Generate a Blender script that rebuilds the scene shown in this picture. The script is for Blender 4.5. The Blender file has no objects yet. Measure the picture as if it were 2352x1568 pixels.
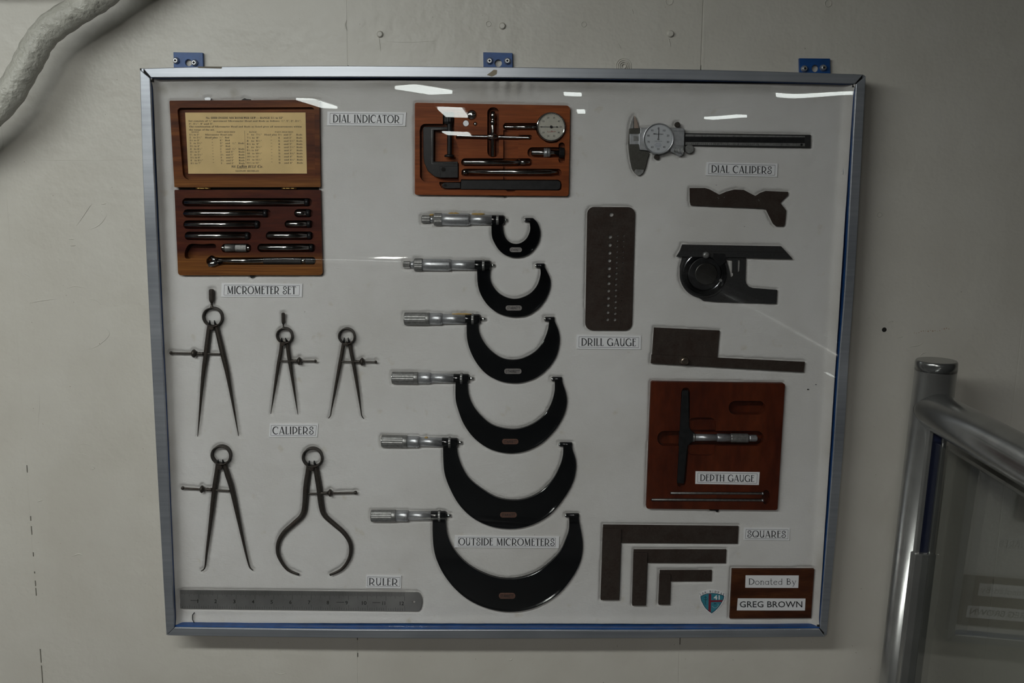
import bpy, bmesh, math, random
from mathutils import Vector, Matrix
random.seed(7)
# ------------------------------------------------------------------ camera, light, exposure
W, H, FPX = 2352.0, 1568.0, 2250.0
PITCH, ROLL = math.radians(9.5), 0.009
CAM = Vector((0.0, -1.267, 1.60))
fw = Vector((0, math.cos(PITCH), -math.sin(PITCH)))
up0 = Vector((0, math.sin(PITCH), math.cos(PITCH)))
rt = Vector((1, 0, 0)) * math.cos(ROLL) + up0 * math.sin(ROLL)
up = -Vector((1, 0, 0)) * math.sin(ROLL) + up0 * math.cos(ROLL)
scn = bpy.context.scene
cd = bpy.data.cameras.new('camera'); cam = bpy.data.objects.new('camera', cd)
scn.collection.objects.link(cam); scn.camera = cam
cd.sensor_width = 36.0; cd.lens = FPX / W * 36.0; cd.clip_start = 0.02
cam.matrix_world = Matrix(((rt.x, up.x, -fw.x, CAM.x), (rt.y, up.y, -fw.y, CAM.y), (rt.z, up.z, -fw.z, CAM.z), (0, 0, 0, 1)))
vs = scn.view_settings
vs.view_transform = 'Standard'; vs.look = 'None'; vs.gamma = 1.0; vs.use_curve_mapping = False
vs.exposure = 0.0
wd = bpy.data.worlds.new('world'); scn.world = wd; wd.use_nodes = True
wd.node_tree.nodes['Background'].inputs[0].default_value = (0.8, 0.85, 0.9, 1)
wd.node_tree.nodes['Background'].inputs[1].default_value = 0.05
CEIL = 2.14
def area(name, loc, sx, sy, power, col, rot=(0, 0, 0)):
    l = bpy.data.lights.new(name, 'AREA'); l.shape = 'RECTANGLE'; l.size = sx; l.size_y = sy
    l.energy = power; l.color = col
    o = bpy.data.objects.new(name, l); o.location = loc; o.rotation_euler = rot
    scn.collection.objects.link(o); return o
# x, y, size x, size y, power, tilt towards the wall, colour
MAIN_LAMPS = [(-0.98, -1.18, 1.60, 0.09, 11.9, 0.36, (0.98, 1.0, 0.96)), (-0.40, -2.45, 0.14, 0.9, 16.0, 0.0, (1.0, 0.95, 0.89))]
for x_, y_, lx_, ly_, p_, tl_, c_ in MAIN_LAMPS:
    area('lamp_light', Vector((x_, y_, CEIL)) + Matrix.Rotation(tl_, 3, 'X') @ Vector((0, 0, -0.1)), lx_, ly_, p_, c_, (tl_, 0, 0))

# ------------------------------------------------------------------ projection helpers
def P(px, py, Y):
    """point of the plane y=Y seen at this place of the photograph"""
    d = fw + rt * ((px - W / 2) / FPX) - up * ((py - H / 2) / FPX)
    t = (Y - CAM.y) / d.y
    return CAM + d * t
def SC(px, py, Y):
    return (P(px + 10, py, Y) - P(px, py, Y)).length / 10.0
FELT = -0.0240            # front surface of the felt
FS, FD, FT = FELT + 0.0068, FELT + 0.0018, FELT + 0.0030      # thick tools lie sunk into the batting
GL_B, GL_F = -0.0355, -0.0385
FR_F = -0.0415

# ------------------------------------------------------------------ materials
MATS = {}
def nt(name):
    m = bpy.data.materials.new(name); m.use_nodes = True
    t = m.node_tree; b = t.nodes['Principled BSDF']
    MATS[name] = m
    return m, t, b
def N(t, ty, **kw):
    n = t.nodes.new(ty)
    for k, v in kw.items():
        if k in n.inputs: n.inputs[k].default_value = v
        else: setattr(n, k, v)
    return n
def coords(t, scale=(1, 1, 1), world=False):
    g = N(t, 'ShaderNodeNewGeometry') if world else N(t, 'ShaderNodeTexCoord')
    mp = N(t, 'ShaderNodeMapping'); mp.inputs['Scale'].default_value = scale
    t.links.new(g.outputs['Position' if world else 'Object'], mp.inputs['Vector'])
    return mp.outputs[0]
def ramp(t, fac, stops):
    r = N(t, 'ShaderNodeValToRGB')
    while len(r.color_ramp.elements) < len(stops): r.color_ramp.elements.new(0.5)
    for e, (p, c) in zip(r.color_ramp.elements, stops):
        e.position = p; e.color = (*c, 1) if len(c) == 3 else c
    t.links.new(fac, r.inputs[0]); return r.outputs[0]
def noise(t, vec, scale, detail=3, rough=0.55):
    n = N(t, 'ShaderNodeTexNoise'); n.inputs['Scale'].default_value = scale
    n.inputs['Detail'].default_value = detail; n.inputs['Roughness'].default_value = rough
    t.links.new(vec, n.inputs['Vector']); return n.outputs[0]
def bump(t, b, h, strength, dist, prev=None):
    n = N(t, 'ShaderNodeBump'); n.inputs['Strength'].default_value = strength; n.inputs['Distance'].default_value = dist
    t.links.new(h, n.inputs['Height'])
    if prev is not None: t.links.new(prev, n.inputs['Normal'])
    if b is not None: t.links.new(n.outputs[0], b.inputs['Normal'])
    return n.outputs[0]
def mixc(t, fac, a, b, mode='MIX'):
    n = N(t, 'ShaderNodeMix'); n.data_type = 'RGBA'; n.blend_type = mode
    if isinstance(fac, float): n.inputs[0].default_value = fac
    else: t.links.new(fac, n.inputs[0])
    for s, v in ((6, a), (7, b)):
        if isinstance(v, tuple): n.inputs[s].default_value = (*v, 1)
        else: t.links.new(v, n.inputs[s])
    return n.outputs[2]
def plain(name, col, rough=0.5, metal=0.0, var=0.0, vscale=200, bmp=0.0, bscale=400, coat=0.0, aniso=None, spec=None):
    m, t, b = nt(name)
    b.inputs['Roughness'].default_value = rough; b.inputs['Metallic'].default_value = metal
    if coat: b.inputs['Coat Weight'].default_value = coat; b.inputs['Coat Roughness'].default_value = 0.06
    if spec is not None: b.inputs['Specular IOR Level'].default_value = spec
    v = coords(t, (1, 1, 1) if aniso is None else aniso)
    n = noise(t, v, vscale, 4)
    lo = tuple(c * (1 - var) for c in col); hi = tuple(min(1, c * (1 + var)) for c in col)
    t.links.new(ramp(t, n, [(0.3, lo), (0.7, hi)]), b.inputs['Base Color'])
    if bmp: bump(t, b, noise(t, v, bscale, 3), bmp, 0.0005)
    return m
def rusty(name, col, rust, rough=0.45, metal=0.6, amount=0.55):
    m, t, b = nt(name)
    v = coords(t); n1 = noise(t, v, 55, 6, 0.7); n2 = noise(t, v, 420, 4)
    c = ramp(t, n1, [(amount - 0.12, col), (amount + 0.12, rust)])
    c = mixc(t, 0.35, c, ramp(t, n2, [(0.3, tuple(x * 0.5 for x in col)), (0.7, tuple(min(1, x * 1.4) for x in col))]))
    t.links.new(c, b.inputs['Base Color'])
    b.inputs['Metallic'].default_value = metal
    if metal < 0.4: b.inputs['Specular IOR Level'].default_value = 0.2
    t.links.new(ramp(t, n1, [(0.3, (rough,) * 3), (0.8, (rough + 0.25,) * 3)]), b.inputs['Roughness'])
    bump(t, b, n2, 0.12, 0.0004)
    return m
def wood(name, dark, mid, light, grain=(8, 60, 90), rough=0.42):
    m, t, b = nt(name)
    v = coords(t, grain); v2 = coords(t, (grain[0] * 5, grain[1] * 9, grain[2] * 9))
    n1 = noise(t, v, 1.0, 4, 0.6); n2 = noise(t, v2, 1.0, 3, 0.6)
    c = ramp(t, n1, [(0.28, dark), (0.5, mid), (0.75, light)])
    c = mixc(t, 0.45, c, mixc(t, 1.0, c, ramp(t, n2, [(0.35, (0.45,) * 3), (0.7, (1.25,) * 3)]), 'MULTIPLY'))
    t.links.new(c, b.inputs['Base Color']); b.inputs['Roughness'].default_value = rough; b.inputs['Specular IOR Level'].default_value = 0.16
    bump(t, b, n2, 0.15, 0.0003)
    return m
def paint_wall():
    m, t, b = nt('cream_wall_paint')
    v = coords(t, (1, 1, 1), True)
    big = noise(t, v, 2.2, 4); mid = noise(t, v, 11, 5); fine = noise(t, v, 170, 3); peel = noise(t, v, 75, 2)
    c = ramp(t, big, [(0.3, (0.50, 0.475, 0.43)), (0.7, (0.565, 0.54, 0.495))])
    c = mixc(t, 0.5, c, ramp(t, mid, [(0.35, (0.50, 0.475, 0.42)), (0.65, (0.57, 0.55, 0.50))]))
    sp = noise(t, v, 330, 1)
    c = mixc(t, ramp(t, sp, [(0.20, (1, 1, 1)), (0.23, (0, 0, 0))]), c, (0.22, 0.19, 0.15))
    t.links.new(c, b.inputs['Base Color'])
    b.inputs['Roughness'].default_value = 0.42
    n = bump(t, None, peel, 0.30, 0.0026)
    n = bump(t, None, fine, 0.22, 0.0007, n)
    bump(t, b, mid, 0.35, 0.006, n)
    return m
def glass(name, tint=(1, 1, 1), wob=0.0, rough=0.0):
    m = bpy.data.materials.new(name); m.use_nodes = True; t = m.node_tree; MATS[name] = m
    for n in list(t.nodes): t.nodes.remove(n)
    out = N(t, 'ShaderNodeOutputMaterial'); mx = N(t, 'ShaderNodeMixShader'); fr = N(t, 'ShaderNodeFresnel')
    bf = N(t, 'ShaderNodeNewGeometry'); mr = N(t, 'ShaderNodeMapRange'); mr.inputs['To Min'].default_value = 1.5; mr.inputs['To Max'].default_value = 1 / 1.5
    t.links.new(bf.outputs['Backfacing'], mr.inputs['Value']); t.links.new(mr.outputs[0], fr.inputs[0])   # the slab's inner face reflects like its outer one
    tr = N(t, 'ShaderNodeBsdfTransparent'); tr.inputs[0].default_value = (*tint, 1)
    gl = N(t, 'ShaderNodeBsdfGlossy'); gl.inputs['Roughness'].default_value = rough
    t.links.new(fr.outputs[0], mx.inputs[0]); t.links.new(tr.outputs[0], mx.inputs[1]); t.links.new(gl.outputs[0], mx.inputs[2])
    t.links.new(mx.outputs[0], out.inputs[0])
    if wob:
        v = coords(t, (1, 1, 1), True); h = noise(t, v, 5.5, 1)
        bn = bump(t, None, h, 1.0, wob); t.links.new(bn, gl.inputs['Normal'])
    return m
def felt_mat():
    m, t, b = nt('white_felt_batting')
    v = coords(t, (1, 1, 1), True)
    big = noise(t, v, 6, 5, 0.65); mid = noise(t, v, 42, 5); fib = noise(t, coords(t, (240, 240, 800), True), 1.0, 4, 0.7)
    c = ramp(t, big, [(0.25, (0.58, 0.565, 0.545)), (0.6, (0.67, 0.66, 0.652))])
    c = mixc(t, ramp(t, mid, [(0.22, (1, 1, 1)), (0.36, (0, 0, 0))]), c, (0.55, 0.51, 0.44))
    # dirt gathered along the lining's edges, oil and painted contact shade around tools (vertex colour painted as grime distance)
    a = N(t, 'ShaderNodeAttribute'); a.attribute_name = 'grime_and_shade'
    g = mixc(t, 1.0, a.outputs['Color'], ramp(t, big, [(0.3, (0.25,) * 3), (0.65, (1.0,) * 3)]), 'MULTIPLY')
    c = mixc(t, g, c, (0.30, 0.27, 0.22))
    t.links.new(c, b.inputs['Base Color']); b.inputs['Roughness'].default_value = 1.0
    b.inputs['Specular IOR Level'].default_value = 0.1; b.inputs['Sheen Weight'].default_value = 0.15
    n = bump(t, None, fib, 0.5, 0.0009); bump(t, b, mid, 0.5, 0.003, n)
    return m
def alu():
    m, t, b = nt('brushed_aluminium')
    v = coords(t, (3, 260, 260)); n1 = noise(t, v, 1.0, 3); n2 = noise(t, coords(t), 9, 4)
    c = mixc(t, 0.5, ramp(t, n1, [(0.3, (0.30, 0.32, 0.355)), (0.7, (0.43, 0.45, 0.49))]), ramp(t, n2, [(0.3, (0.28, 0.30, 0.34)), (0.7, (0.46, 0.48, 0.52))]))
    t.links.new(c, b.inputs['Base Color']); b.inputs['Metallic'].default_value = 0.72
    t.links.new(ramp(t, n2, [(0.2, (0.30,) * 3), (0.8, (0.42,) * 3)]), b.inputs['Roughness'])
    bump(t, b, n1, 0.06, 0.0003)
    return m
def emis(name, col, s):
    m = bpy.data.materials.new(name); m.use_nodes = True; t = m.node_tree; MATS[name] = m
    b = t.nodes['Principled BSDF']; b.inputs['Emission Color'].default_value = (*col, 1); b.inputs['Emission Strength'].default_value = s
    b.inputs['Base Color'].default_value = (0.8, 0.8, 0.8, 1)
    return m
WALLM = paint_wall()
FELTM = felt_mat(); ALU = alu()
GLASS = glass('acrylic_cover', (1, 1, 1), 0.0006); RGLASS = glass('guard_glass', (0.90, 0.915, 0.90), 0.0)
DGLASS = glass('dial_glass', (1, 1, 1), 0.0)
BLUE = plain('blue_paint', (0.004, 0.055, 0.21), 0.42, 0, 0.25, 60)
BLACKGAP = plain('dark_gap', (0.008, 0.007, 0.006), 0.9)
ENAMEL = plain('black_enamel', (0.0030, 0.0033, 0.0042), 0.09, 0, 0.3, 40)
BLKMET = plain('blackened_steel', (0.012, 0.012, 0.013), 0.34, 0.0, 0.4, 160, 0.06, 900, spec=0.3)
SATIN = plain('satin_chrome', (0.47, 0.48, 0.50), 0.36, 0.8, 0.12, 300)
SATIN2 = plain('dull_satin_steel', (0.27, 0.27, 0.265), 0.42, 0.75, 0.25, 300, 0.05, 1500)
CHROME = plain('bright_chrome', (0.72, 0.72, 0.71), 0.10, 1.0, 0.05, 80)
RODM = plain('polished_dark_rod', (0.42, 0.41, 0.40), 0.13, 1.0, 0.3, 90)
RUSTST = rusty('tarnished_steel', (0.058, 0.050, 0.043), (0.036, 0.018, 0.012), 0.36, 0.65, 0.6)
BROWNST = rusty('brown_patina_steel', (0.046, 0.035, 0.029), (0.030, 0.017, 0.013), 0.5, 0.2, 0.5)
GREYST = rusty('grey_tool_steel', (0.036, 0.036, 0.037), (0.03, 0.026, 0.024), 0.42, 0.35, 0.6)
RULERM = plain('ruler_steel', (0.33, 0.325, 0.32), 0.40, 0.75, 0.35, 12, 0.03, 1500)
STAIN = plain('stainless_tube', (0.34, 0.345, 0.34), 0.21, 0.85, 0.12, 30, 0, 1200, aniso=(1, 1, 1))
MIRST = plain('polished_stainless', (0.40, 0.40, 0.39), 0.27, 0.8, 0.15, 25, 0.03, 500)
PAPER = plain('label_paper', (0.80, 0.80, 0.82), 0.40, 0, 0.03, 50)
INK = plain('black_ink', (0.012, 0.012, 0.016), 0.5)
GREYINK = plain('grey_border_ink', (0.05, 0.05, 0.06), 0.5)
CARD = plain('aged_card', (0.68, 0.49, 0.22), 0.6, 0, 0.16, 14)
BROWNINK = plain('brown_black_ink', (0.035, 0.024, 0.015), 0.6)
BRASS = plain('brass_hinge', (0.45, 0.30, 0.10), 0.3, 1.0, 0.1, 100)
WOODLID = wood('mahogany_lid', (0.050, 0.010, 0.003), (0.110, 0.028, 0.006), (0.22, 0.070, 0.014))
WOODBASE = wood('dark_mahogany', (0.040, 0.006, 0.003), (0.068, 0.012, 0.005), (0.14, 0.036, 0.009), (9, 60, 45))
WOODDIAL = wood('orange_mahogany', (0.15, 0.033, 0.007), (0.23, 0.055, 0.012), (0.30, 0.080, 0.02), (6, 40, 60))
WOODDEPTH = wood('red_mahogany', (0.045, 0.007, 0.003), (0.075, 0.013, 0.004), (0.105, 0.021, 0.006), (30, 50, 6))
WOODPLAQ = wood('plaque_wood', (0.025, 0.007, 0.003), (0.058, 0.016, 0.006), (0.11, 0.038, 0.011), (14, 50, 60))
COPPER = plain('copper_badge', (0.22, 0.115, 0.085), 0.4, 0.6, 0.2, 200)
PLATEB = plain('nickel_badge', (0.30, 0.28, 0.27), 0.4, 0.6, 0.2, 200)
DIALW = plain('dial_face_white', (0.58, 0.60, 0.63), 0.5)
DIALY = plain('dial_face_aged', (0.52, 0.50, 0.43), 0.5, 0, 0.08, 200)
PIPEM = None
def pipe_mat():
    m, t, b = nt('wrinkled_pipe_paint')
    v = coords(t, (1, 1, 1)); n1 = noise(t, v, 110, 5, 0.6); n2 = noise(t, v, 34, 3)
    t.links.new(ramp(t, n2, [(0.3, (0.42, 0.41, 0.365)), (0.7, (0.50, 0.49, 0.44))]), b.inputs['Base Color'])
    b.inputs['Roughness'].default_value = 0.22
    n = bump(t, None, n2, 0.7, 0.010); bump(t, b, n1, 0.8, 0.004, n)
    return m
PIPEM = pipe_mat()
TEAL = plain('emblem_teal', (0.035, 0.22, 0.29), 0.4, 0, 0.15, 300)
REDM = plain('emblem_red', (0.20, 0.018, 0.035), 0.4)
NAVY = plain('emblem_navy', (0.004, 0.010, 0.035), 0.4)
WHITEI = plain('white_ink', (0.75, 0.76, 0.78), 0.4)
BLUEINK = plain('blue_ink', (0.06, 0.09, 0.25), 0.5)
REDINK = plain('red_ink', (0.30, 0.06, 0.05), 0.5)
YELLOWED = plain('yellow_adhesive', (0.42, 0.27, 0.08), 0.5)

# ------------------------------------------------------------------ object helpers
C = scn.collection
def thing(name, label, cat, loc, group=None):
    o = bpy.data.objects.new(name, None); C.objects.link(o); o.location = loc; o.empty_display_size = 0.02
    o['label'] = label; o['category'] = cat
    if group: o['group'] = group
    return o
ORG = {}
def org(o):
    while o.parent is not None: o = o.parent
    return o.location
class MB:
    def __init__(s): s.v = []; s.f = []; s.s = []
    def add(s, vs_, fs, smooth=False):
        b = len(s.v); s.v += [Vector(q) for q in vs_]
        for f in fs: s.f.append(tuple(b + i for i in f)); s.s.append(smooth)
    def prism(s, pts, y0, y1):
        """pts: [(x,z)] outline, front face at y0, back at y1"""
        n = len(pts)
        a = sum(pts[i][0] * pts[(i + 1) % n][1] - pts[(i + 1) % n][0] * pts[i][1] for i in range(n))
        if a < 0: pts = pts[::-1]
        v = [(x, y0, z) for x, z in pts] + [(x, y1, z) for x, z in pts]
        f = [tuple(range(n)), tuple(range(2 * n - 1, n - 1, -1))] + [(i + n, (i + 1) % n + n, (i + 1) % n, i) for i in range(n)]
        # front normal should face -y
        s.add(v, f)
    def box(s, x0, x1, y0, y1, z0, z1): s.prism([(x0, z0), (x1, z0), (x1, z1), (x0, z1)], y0, y1)
    def lathe(s, p0, p1, prof, n=24, knurl=0.0, smooth=True, phase=0.0):
        """prof: [(t,r)] along p0->p1 (t in 0..1)"""
        p0 = Vector(p0); p1 = Vector(p1); ax = (p1 - p0); L = ax.length; ax.normalize()
        a = Vector((0, 0, 1)) if abs(ax.z) < 0.9 else Vector((1, 0, 0))
        u = ax.cross(a).normalized(); w = ax.cross(u)
        vv = []
        for t_, r in prof:
            c = p0 + ax * (L * t_)
            for i in range(n):
                k = 1.0 - (knurl if i % 2 else 0.0)
                an = 2 * math.pi * i / n + phase
                vv.append(c + (u * math.cos(an) + w * math.sin(an)) * (r * k))
        m = len(prof); ff = []
        for j in range(m - 1):
            for i in range(n):
                ff.append((j * n + i, j * n + (i + 1) % n, (j + 1) * n + (i + 1) % n, (j + 1) * n + i))
        b = len(s.v); s.add(vv, ff, smooth and knurl == 0)
        s.add([], [])
        s.f.append(tuple(b + i for i in range(n - 1, -1, -1))); s.s.append(False)
        s.f.append(tuple(b + (m - 1) * n + i for i in range(n))); s.s.append(False)
    def tube(s, pts, rad, n=12, sq=1.0):
        """swept tube, sq squashes along y"""
        pts = [Vector(p) for p in pts]; m = len(pts)
        if not isinstance(rad, (list, tuple)): rad = [rad] * m
        vv = []; pu = None
        for i, p in enumerate(pts):
            d = (pts[min(i + 1, m - 1)] - pts[max(i - 1, 0)]).normalized()
            a = Vector((0, 1, 0)) if abs(d.y) < 0.9 else Vector((1, 0, 0))
            u = d.cross(a).normalized()
            w = d.cross(u).normalized()
            for k in range(n):
                an = 2 * math.pi * k / n
                vv.append(p + u * (math.cos(an) * rad[i]) + w * (math.sin(an) * rad[i] * sq))
        ff = [(j * n + i, j * n + (i + 1) % n, (j + 1) * n + (i + 1) % n, (j + 1) * n + i) for j in range(m - 1) for i in range(n)]
        b = len(s.v); s.add(vv, ff, True)
        s.f.append(tuple(b + i for i in range(n - 1, -1, -1))); s.s.append(False)
        s.f.append(tuple(b + (m - 1) * n + i for i in range(n))); s.s.append(False)
    def ball(s, c, r, n=12, sq=(1, 1, 1)):
        c = Vector(c); k = n // 2; vv = []; ff = []
        for j in range(k + 1):
            ph = math.pi * j / k
            for i in range(n):
                an = 2 * math.pi * i / n
                vv.append(c + Vector((math.sin(ph) * math.cos(an) * r * sq[0], math.sin(ph) * math.sin(an) * r * sq[1], math.cos(ph) * r * sq[2])))
        for j in range(k):
            for i in range(n): ff.append((j * n + i, (j + 1) * n + i, (j + 1) * n + (i + 1) % n, j * n + (i + 1) % n))
        s.add(vv, ff, True)
    def ribbon(s, pts, w, y=None):
        """flat ribbon facing the viewer through world points; w = width(s)"""
        m = len(pts); pts = [Vector(p) for p in pts]
        if not isinstance(w, (list, tuple)): w = [w] * m
        vv = []
        for i, p in enumerate(pts):
            d = pts[min(i + 1, m - 1)] - pts[max(i - 1, 0)]
            nn = Vector((-d.z, 0, d.x))
            if nn.length < 1e-9: nn = Vector((0, 0, 1))
            nn.normalize(); vv += [p + nn * w[i] / 2, p - nn * w[i] / 2]
        s.add(vv, [(2 * i, 2 * i + 1, 2 * i + 3, 2 * i + 2) for i in range(m - 1)])
    def ring(s, c, ro, ri, y0, y1, n=40, a0=0, a1=2 * math.pi):
        c = Vector(c); full = abs(a1 - a0 - 2 * math.pi) < 1e-6; k = n if full else n + 1; vv = []
        for i in range(k):
            an = a0 + (a1 - a0) * i / n; cs, sn = math.cos(an), math.sin(an)
            for r, y in ((ro, y0), (ri, y0), (ri, y1), (ro, y1)): vv.append((c.x + cs * r, y, c.z + sn * r))
        ff = []
        for i in range(n):
            a = 4 * i; b = 4 * ((i + 1) % k)
            for q in range(4): ff.append((a + q, a + (q + 1) % 4, b + (q + 1) % 4, b + q))
        if not full: ff += [(0, 3, 2, 1), (4 * n, 4 * n + 1, 4 * n + 2, 4 * n + 3)]
        s.add(vv, ff, False)
    def obj(s, name, mat, parent=None, bevel=0.0, seg=2, props=None):
        O = org(parent) if parent is not None else Vector((0, 0, 0))
        if parent is None and s.v:
            lo = Vector((min(q.x for q in s.v), max(q.y for q in s.v), min(q.z for q in s.v)))
            hi = Vector((max(q.x for q in s.v), lo.y, lo.z)); O = (lo + hi) / 2
        me = bpy.data.meshes.new(name); me.from_pydata([q - O for q in s.v], [], s.f); me.update()
        me.polygons.foreach_set('use_smooth', s.s)
        bm = bmesh.new(); bm.from_mesh(me); bmesh.ops.recalc_face_normals(bm, faces=bm.faces); bm.to_mesh(me); bm.free()
        me.materials.append(mat)
        o = bpy.data.objects.new(name, me); C.objects.link(o)
        if parent is not None: o.parent = parent
        else: o.location = O
        if bevel:
            bv = o.modifiers.new('bevel', 'BEVEL'); bv.width = bevel; bv.segments = seg; bv.limit_method = 'ANGLE'; bv.angle_limit = math.radians(35)
        if props:
            for k, v in props.items(): o[k] = v
        return o
def tag(o, label, cat, group=None):
    o['label'] = label; o['category'] = cat
    if group: o['group'] = group
    return o
def struct(o): o['kind'] = 'structure'; return o
def cr(pts, k=6, closed=False):
    """Catmull-Rom through 2D points"""
    n = len(pts); out = []
    rng = range(n) if closed else range(n - 1)
    for i in rng:
        p0 = pts[(i - 1) % n] if closed or i > 0 else pts[0]
        p1 = pts[i]; p2 = pts[(i + 1) % n]
        p3 = pts[(i + 2) % n] if closed or i + 2 < n else pts[-1]
        for j in range(k):
            t = j / k
            out.append(tuple(0.5 * (2 * p1[c] + (-p0[c] + p2[c]) * t + (2 * p0[c] - 5 * p1[c] + 4 * p2[c] - p3[c]) * t * t + (-p0[c] + 3 * p1[c] - 3 * p2[c] + p3[c]) * t ** 3) for c in range(len(p1))))
    if not closed: out.append(tuple(pts[-1]))
    return out
def Z(ox, oy, sc):
    """converter from a close-up's coordinates to the photograph's"""
    return lambda x, y: (ox + x / sc, oy + y / sc)
def XZ(pts, Y):
    r = []
    for a, b in pts:
        q = P(a, b, Y); r.append((q.x, q.z))
    return r
def rrect(q, r, k=5):
    """quad corners (TL,TR,BR,BL) in pixels, rounded by r (one value or four)"""
    if not isinstance(r, (list, tuple)): r = [r] * 4
    out = []
    for i in range(4):
        c = Vector(q[i]); a = Vector(q[(i - 1) % 4]); b = Vector(q[(i + 1) % 4])
        if r[i] <= 0: out.append(tuple(c)); continue
        u = (a - c).normalized(); w = (b - c).normalized()
        s_ = c + u * r[i]; e = c + w * r[i]; o = c + u * r[i] + w * r[i]
        for j in range(k + 1):
            t = j / k * math.pi / 2
            out.append(tuple(o - w * r[i] * math.cos(t) - u * r[i] * math.sin(t)))
    return out
def slot(x0, y0, x1, y1, z=None, r=None, k=6):
    q = [(x0, y0), (x1, y0), (x1, y1), (x0, y1)]
    rr = r if r is not None else (y1 - y0) * 0.48 if abs(y1 - y0) < abs(x1 - x0) else (x1 - x0) * 0.48
    pts = rrect(q, rr, k)
    return [z(*p) for p in pts] if z else pts
def circ(cx, cy, r, z=None, n=24, ry=None):
    pts = [(cx + r * math.cos(2 * math.pi * i / n), cy + (ry or r) * math.sin(2 * math.pi * i / n)) for i in range(n)]
    return [z(*p) for p in pts] if z else pts

# ---- lettering
MBOLD = {}
for i_ in range(26):
    MBOLD[chr(65 + i_)] = chr(0x1D400 + i_); MBOLD[chr(97 + i_)] = chr(0x1D41A + i_)
for i_ in range(10): MBOLD[str(i_)] = chr(0x1D7CE + i_)
MIT = {}
for i_ in range(26):
    MIT[chr(65 + i_)] = chr(0x1D468 + i_); MIT[chr(97 + i_)] = chr(0x1D482 + i_)
def serif(s): return ''.join(MBOLD.get(c, c) for c in s)
def serif_it(s): return ''.join(MIT.get(c, c) for c in s)
_cache = {}
def glyphs(s, bold=0.0):
    key = (s, bold)
    if key in _cache: return _cache[key]
    cu = bpy.data.curves.new('t', 'FONT'); cu.body = s; cu.size = 1.0; cu.resolution_u = 2; cu.offset = bold
    ob = bpy.data.objects.new('t', cu); C.objects.link(ob)
    dg = bpy.context.evaluated_depsgraph_get()
    me = bpy.data.meshes.new_from_object(ob.evaluated_get(dg))
    v = [tuple(q.co)[:2] for q in me.vertices]; f = [tuple(p.vertices) for p in me.polygons]
    bpy.data.objects.remove(ob); bpy.data.curves.remove(cu); bpy.data.meshes.remove(me)
    _cache[key] = (v, f); return v, f
def text_px(mb, s, p0, p1, h, Y, bold=0.0, sq=None, lift=0.0):
    """lay the text on plane Y: baseline runs p0->p1 (pixels), cap height h pixels; stretched to fit"""
    v, f = glyphs(s, bold)
    if not v: return
    x0 = min(q[0] for q in v); x1 = max(q[0] for q in v)
    cap = 0.70
    d = Vector(p1) - Vector(p0); L = d.length; d.normalize(); nrm = Vector((d.y, -d.x))
    out = []
    for a, b in v:
        q = Vector(p0) + d * ((a - x0) / max(1e-6, x1 - x0) * L) + nrm * (b / cap * h)
        out.append(P(q.x, q.y, Y))
    mb.add(out, f)
def arc(cx, cy, rx, ry, a0, a1, k=14):
    return [(cx + rx * math.cos(math.radians(a0 + (a1 - a0) * i / k)), cy + ry * math.sin(math.radians(a0 + (a1 - a0) * i / k))) for i in range(k + 1)]
TK, TN = 0.115, 0.05
def stem(x, y0=0.0, y1=1.0, w=TK, serifs=True):
    g = [([(x, y0), (x, y1)], w)]
    if serifs: g += [([(x - 0.10, y1 - 0.02), (x + 0.10, y1 - 0.02)], 0.045), ([(x - 0.10, y0 + 0.02), (x + 0.10, y0 + 0.02)], 0.045)]
    return g
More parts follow.
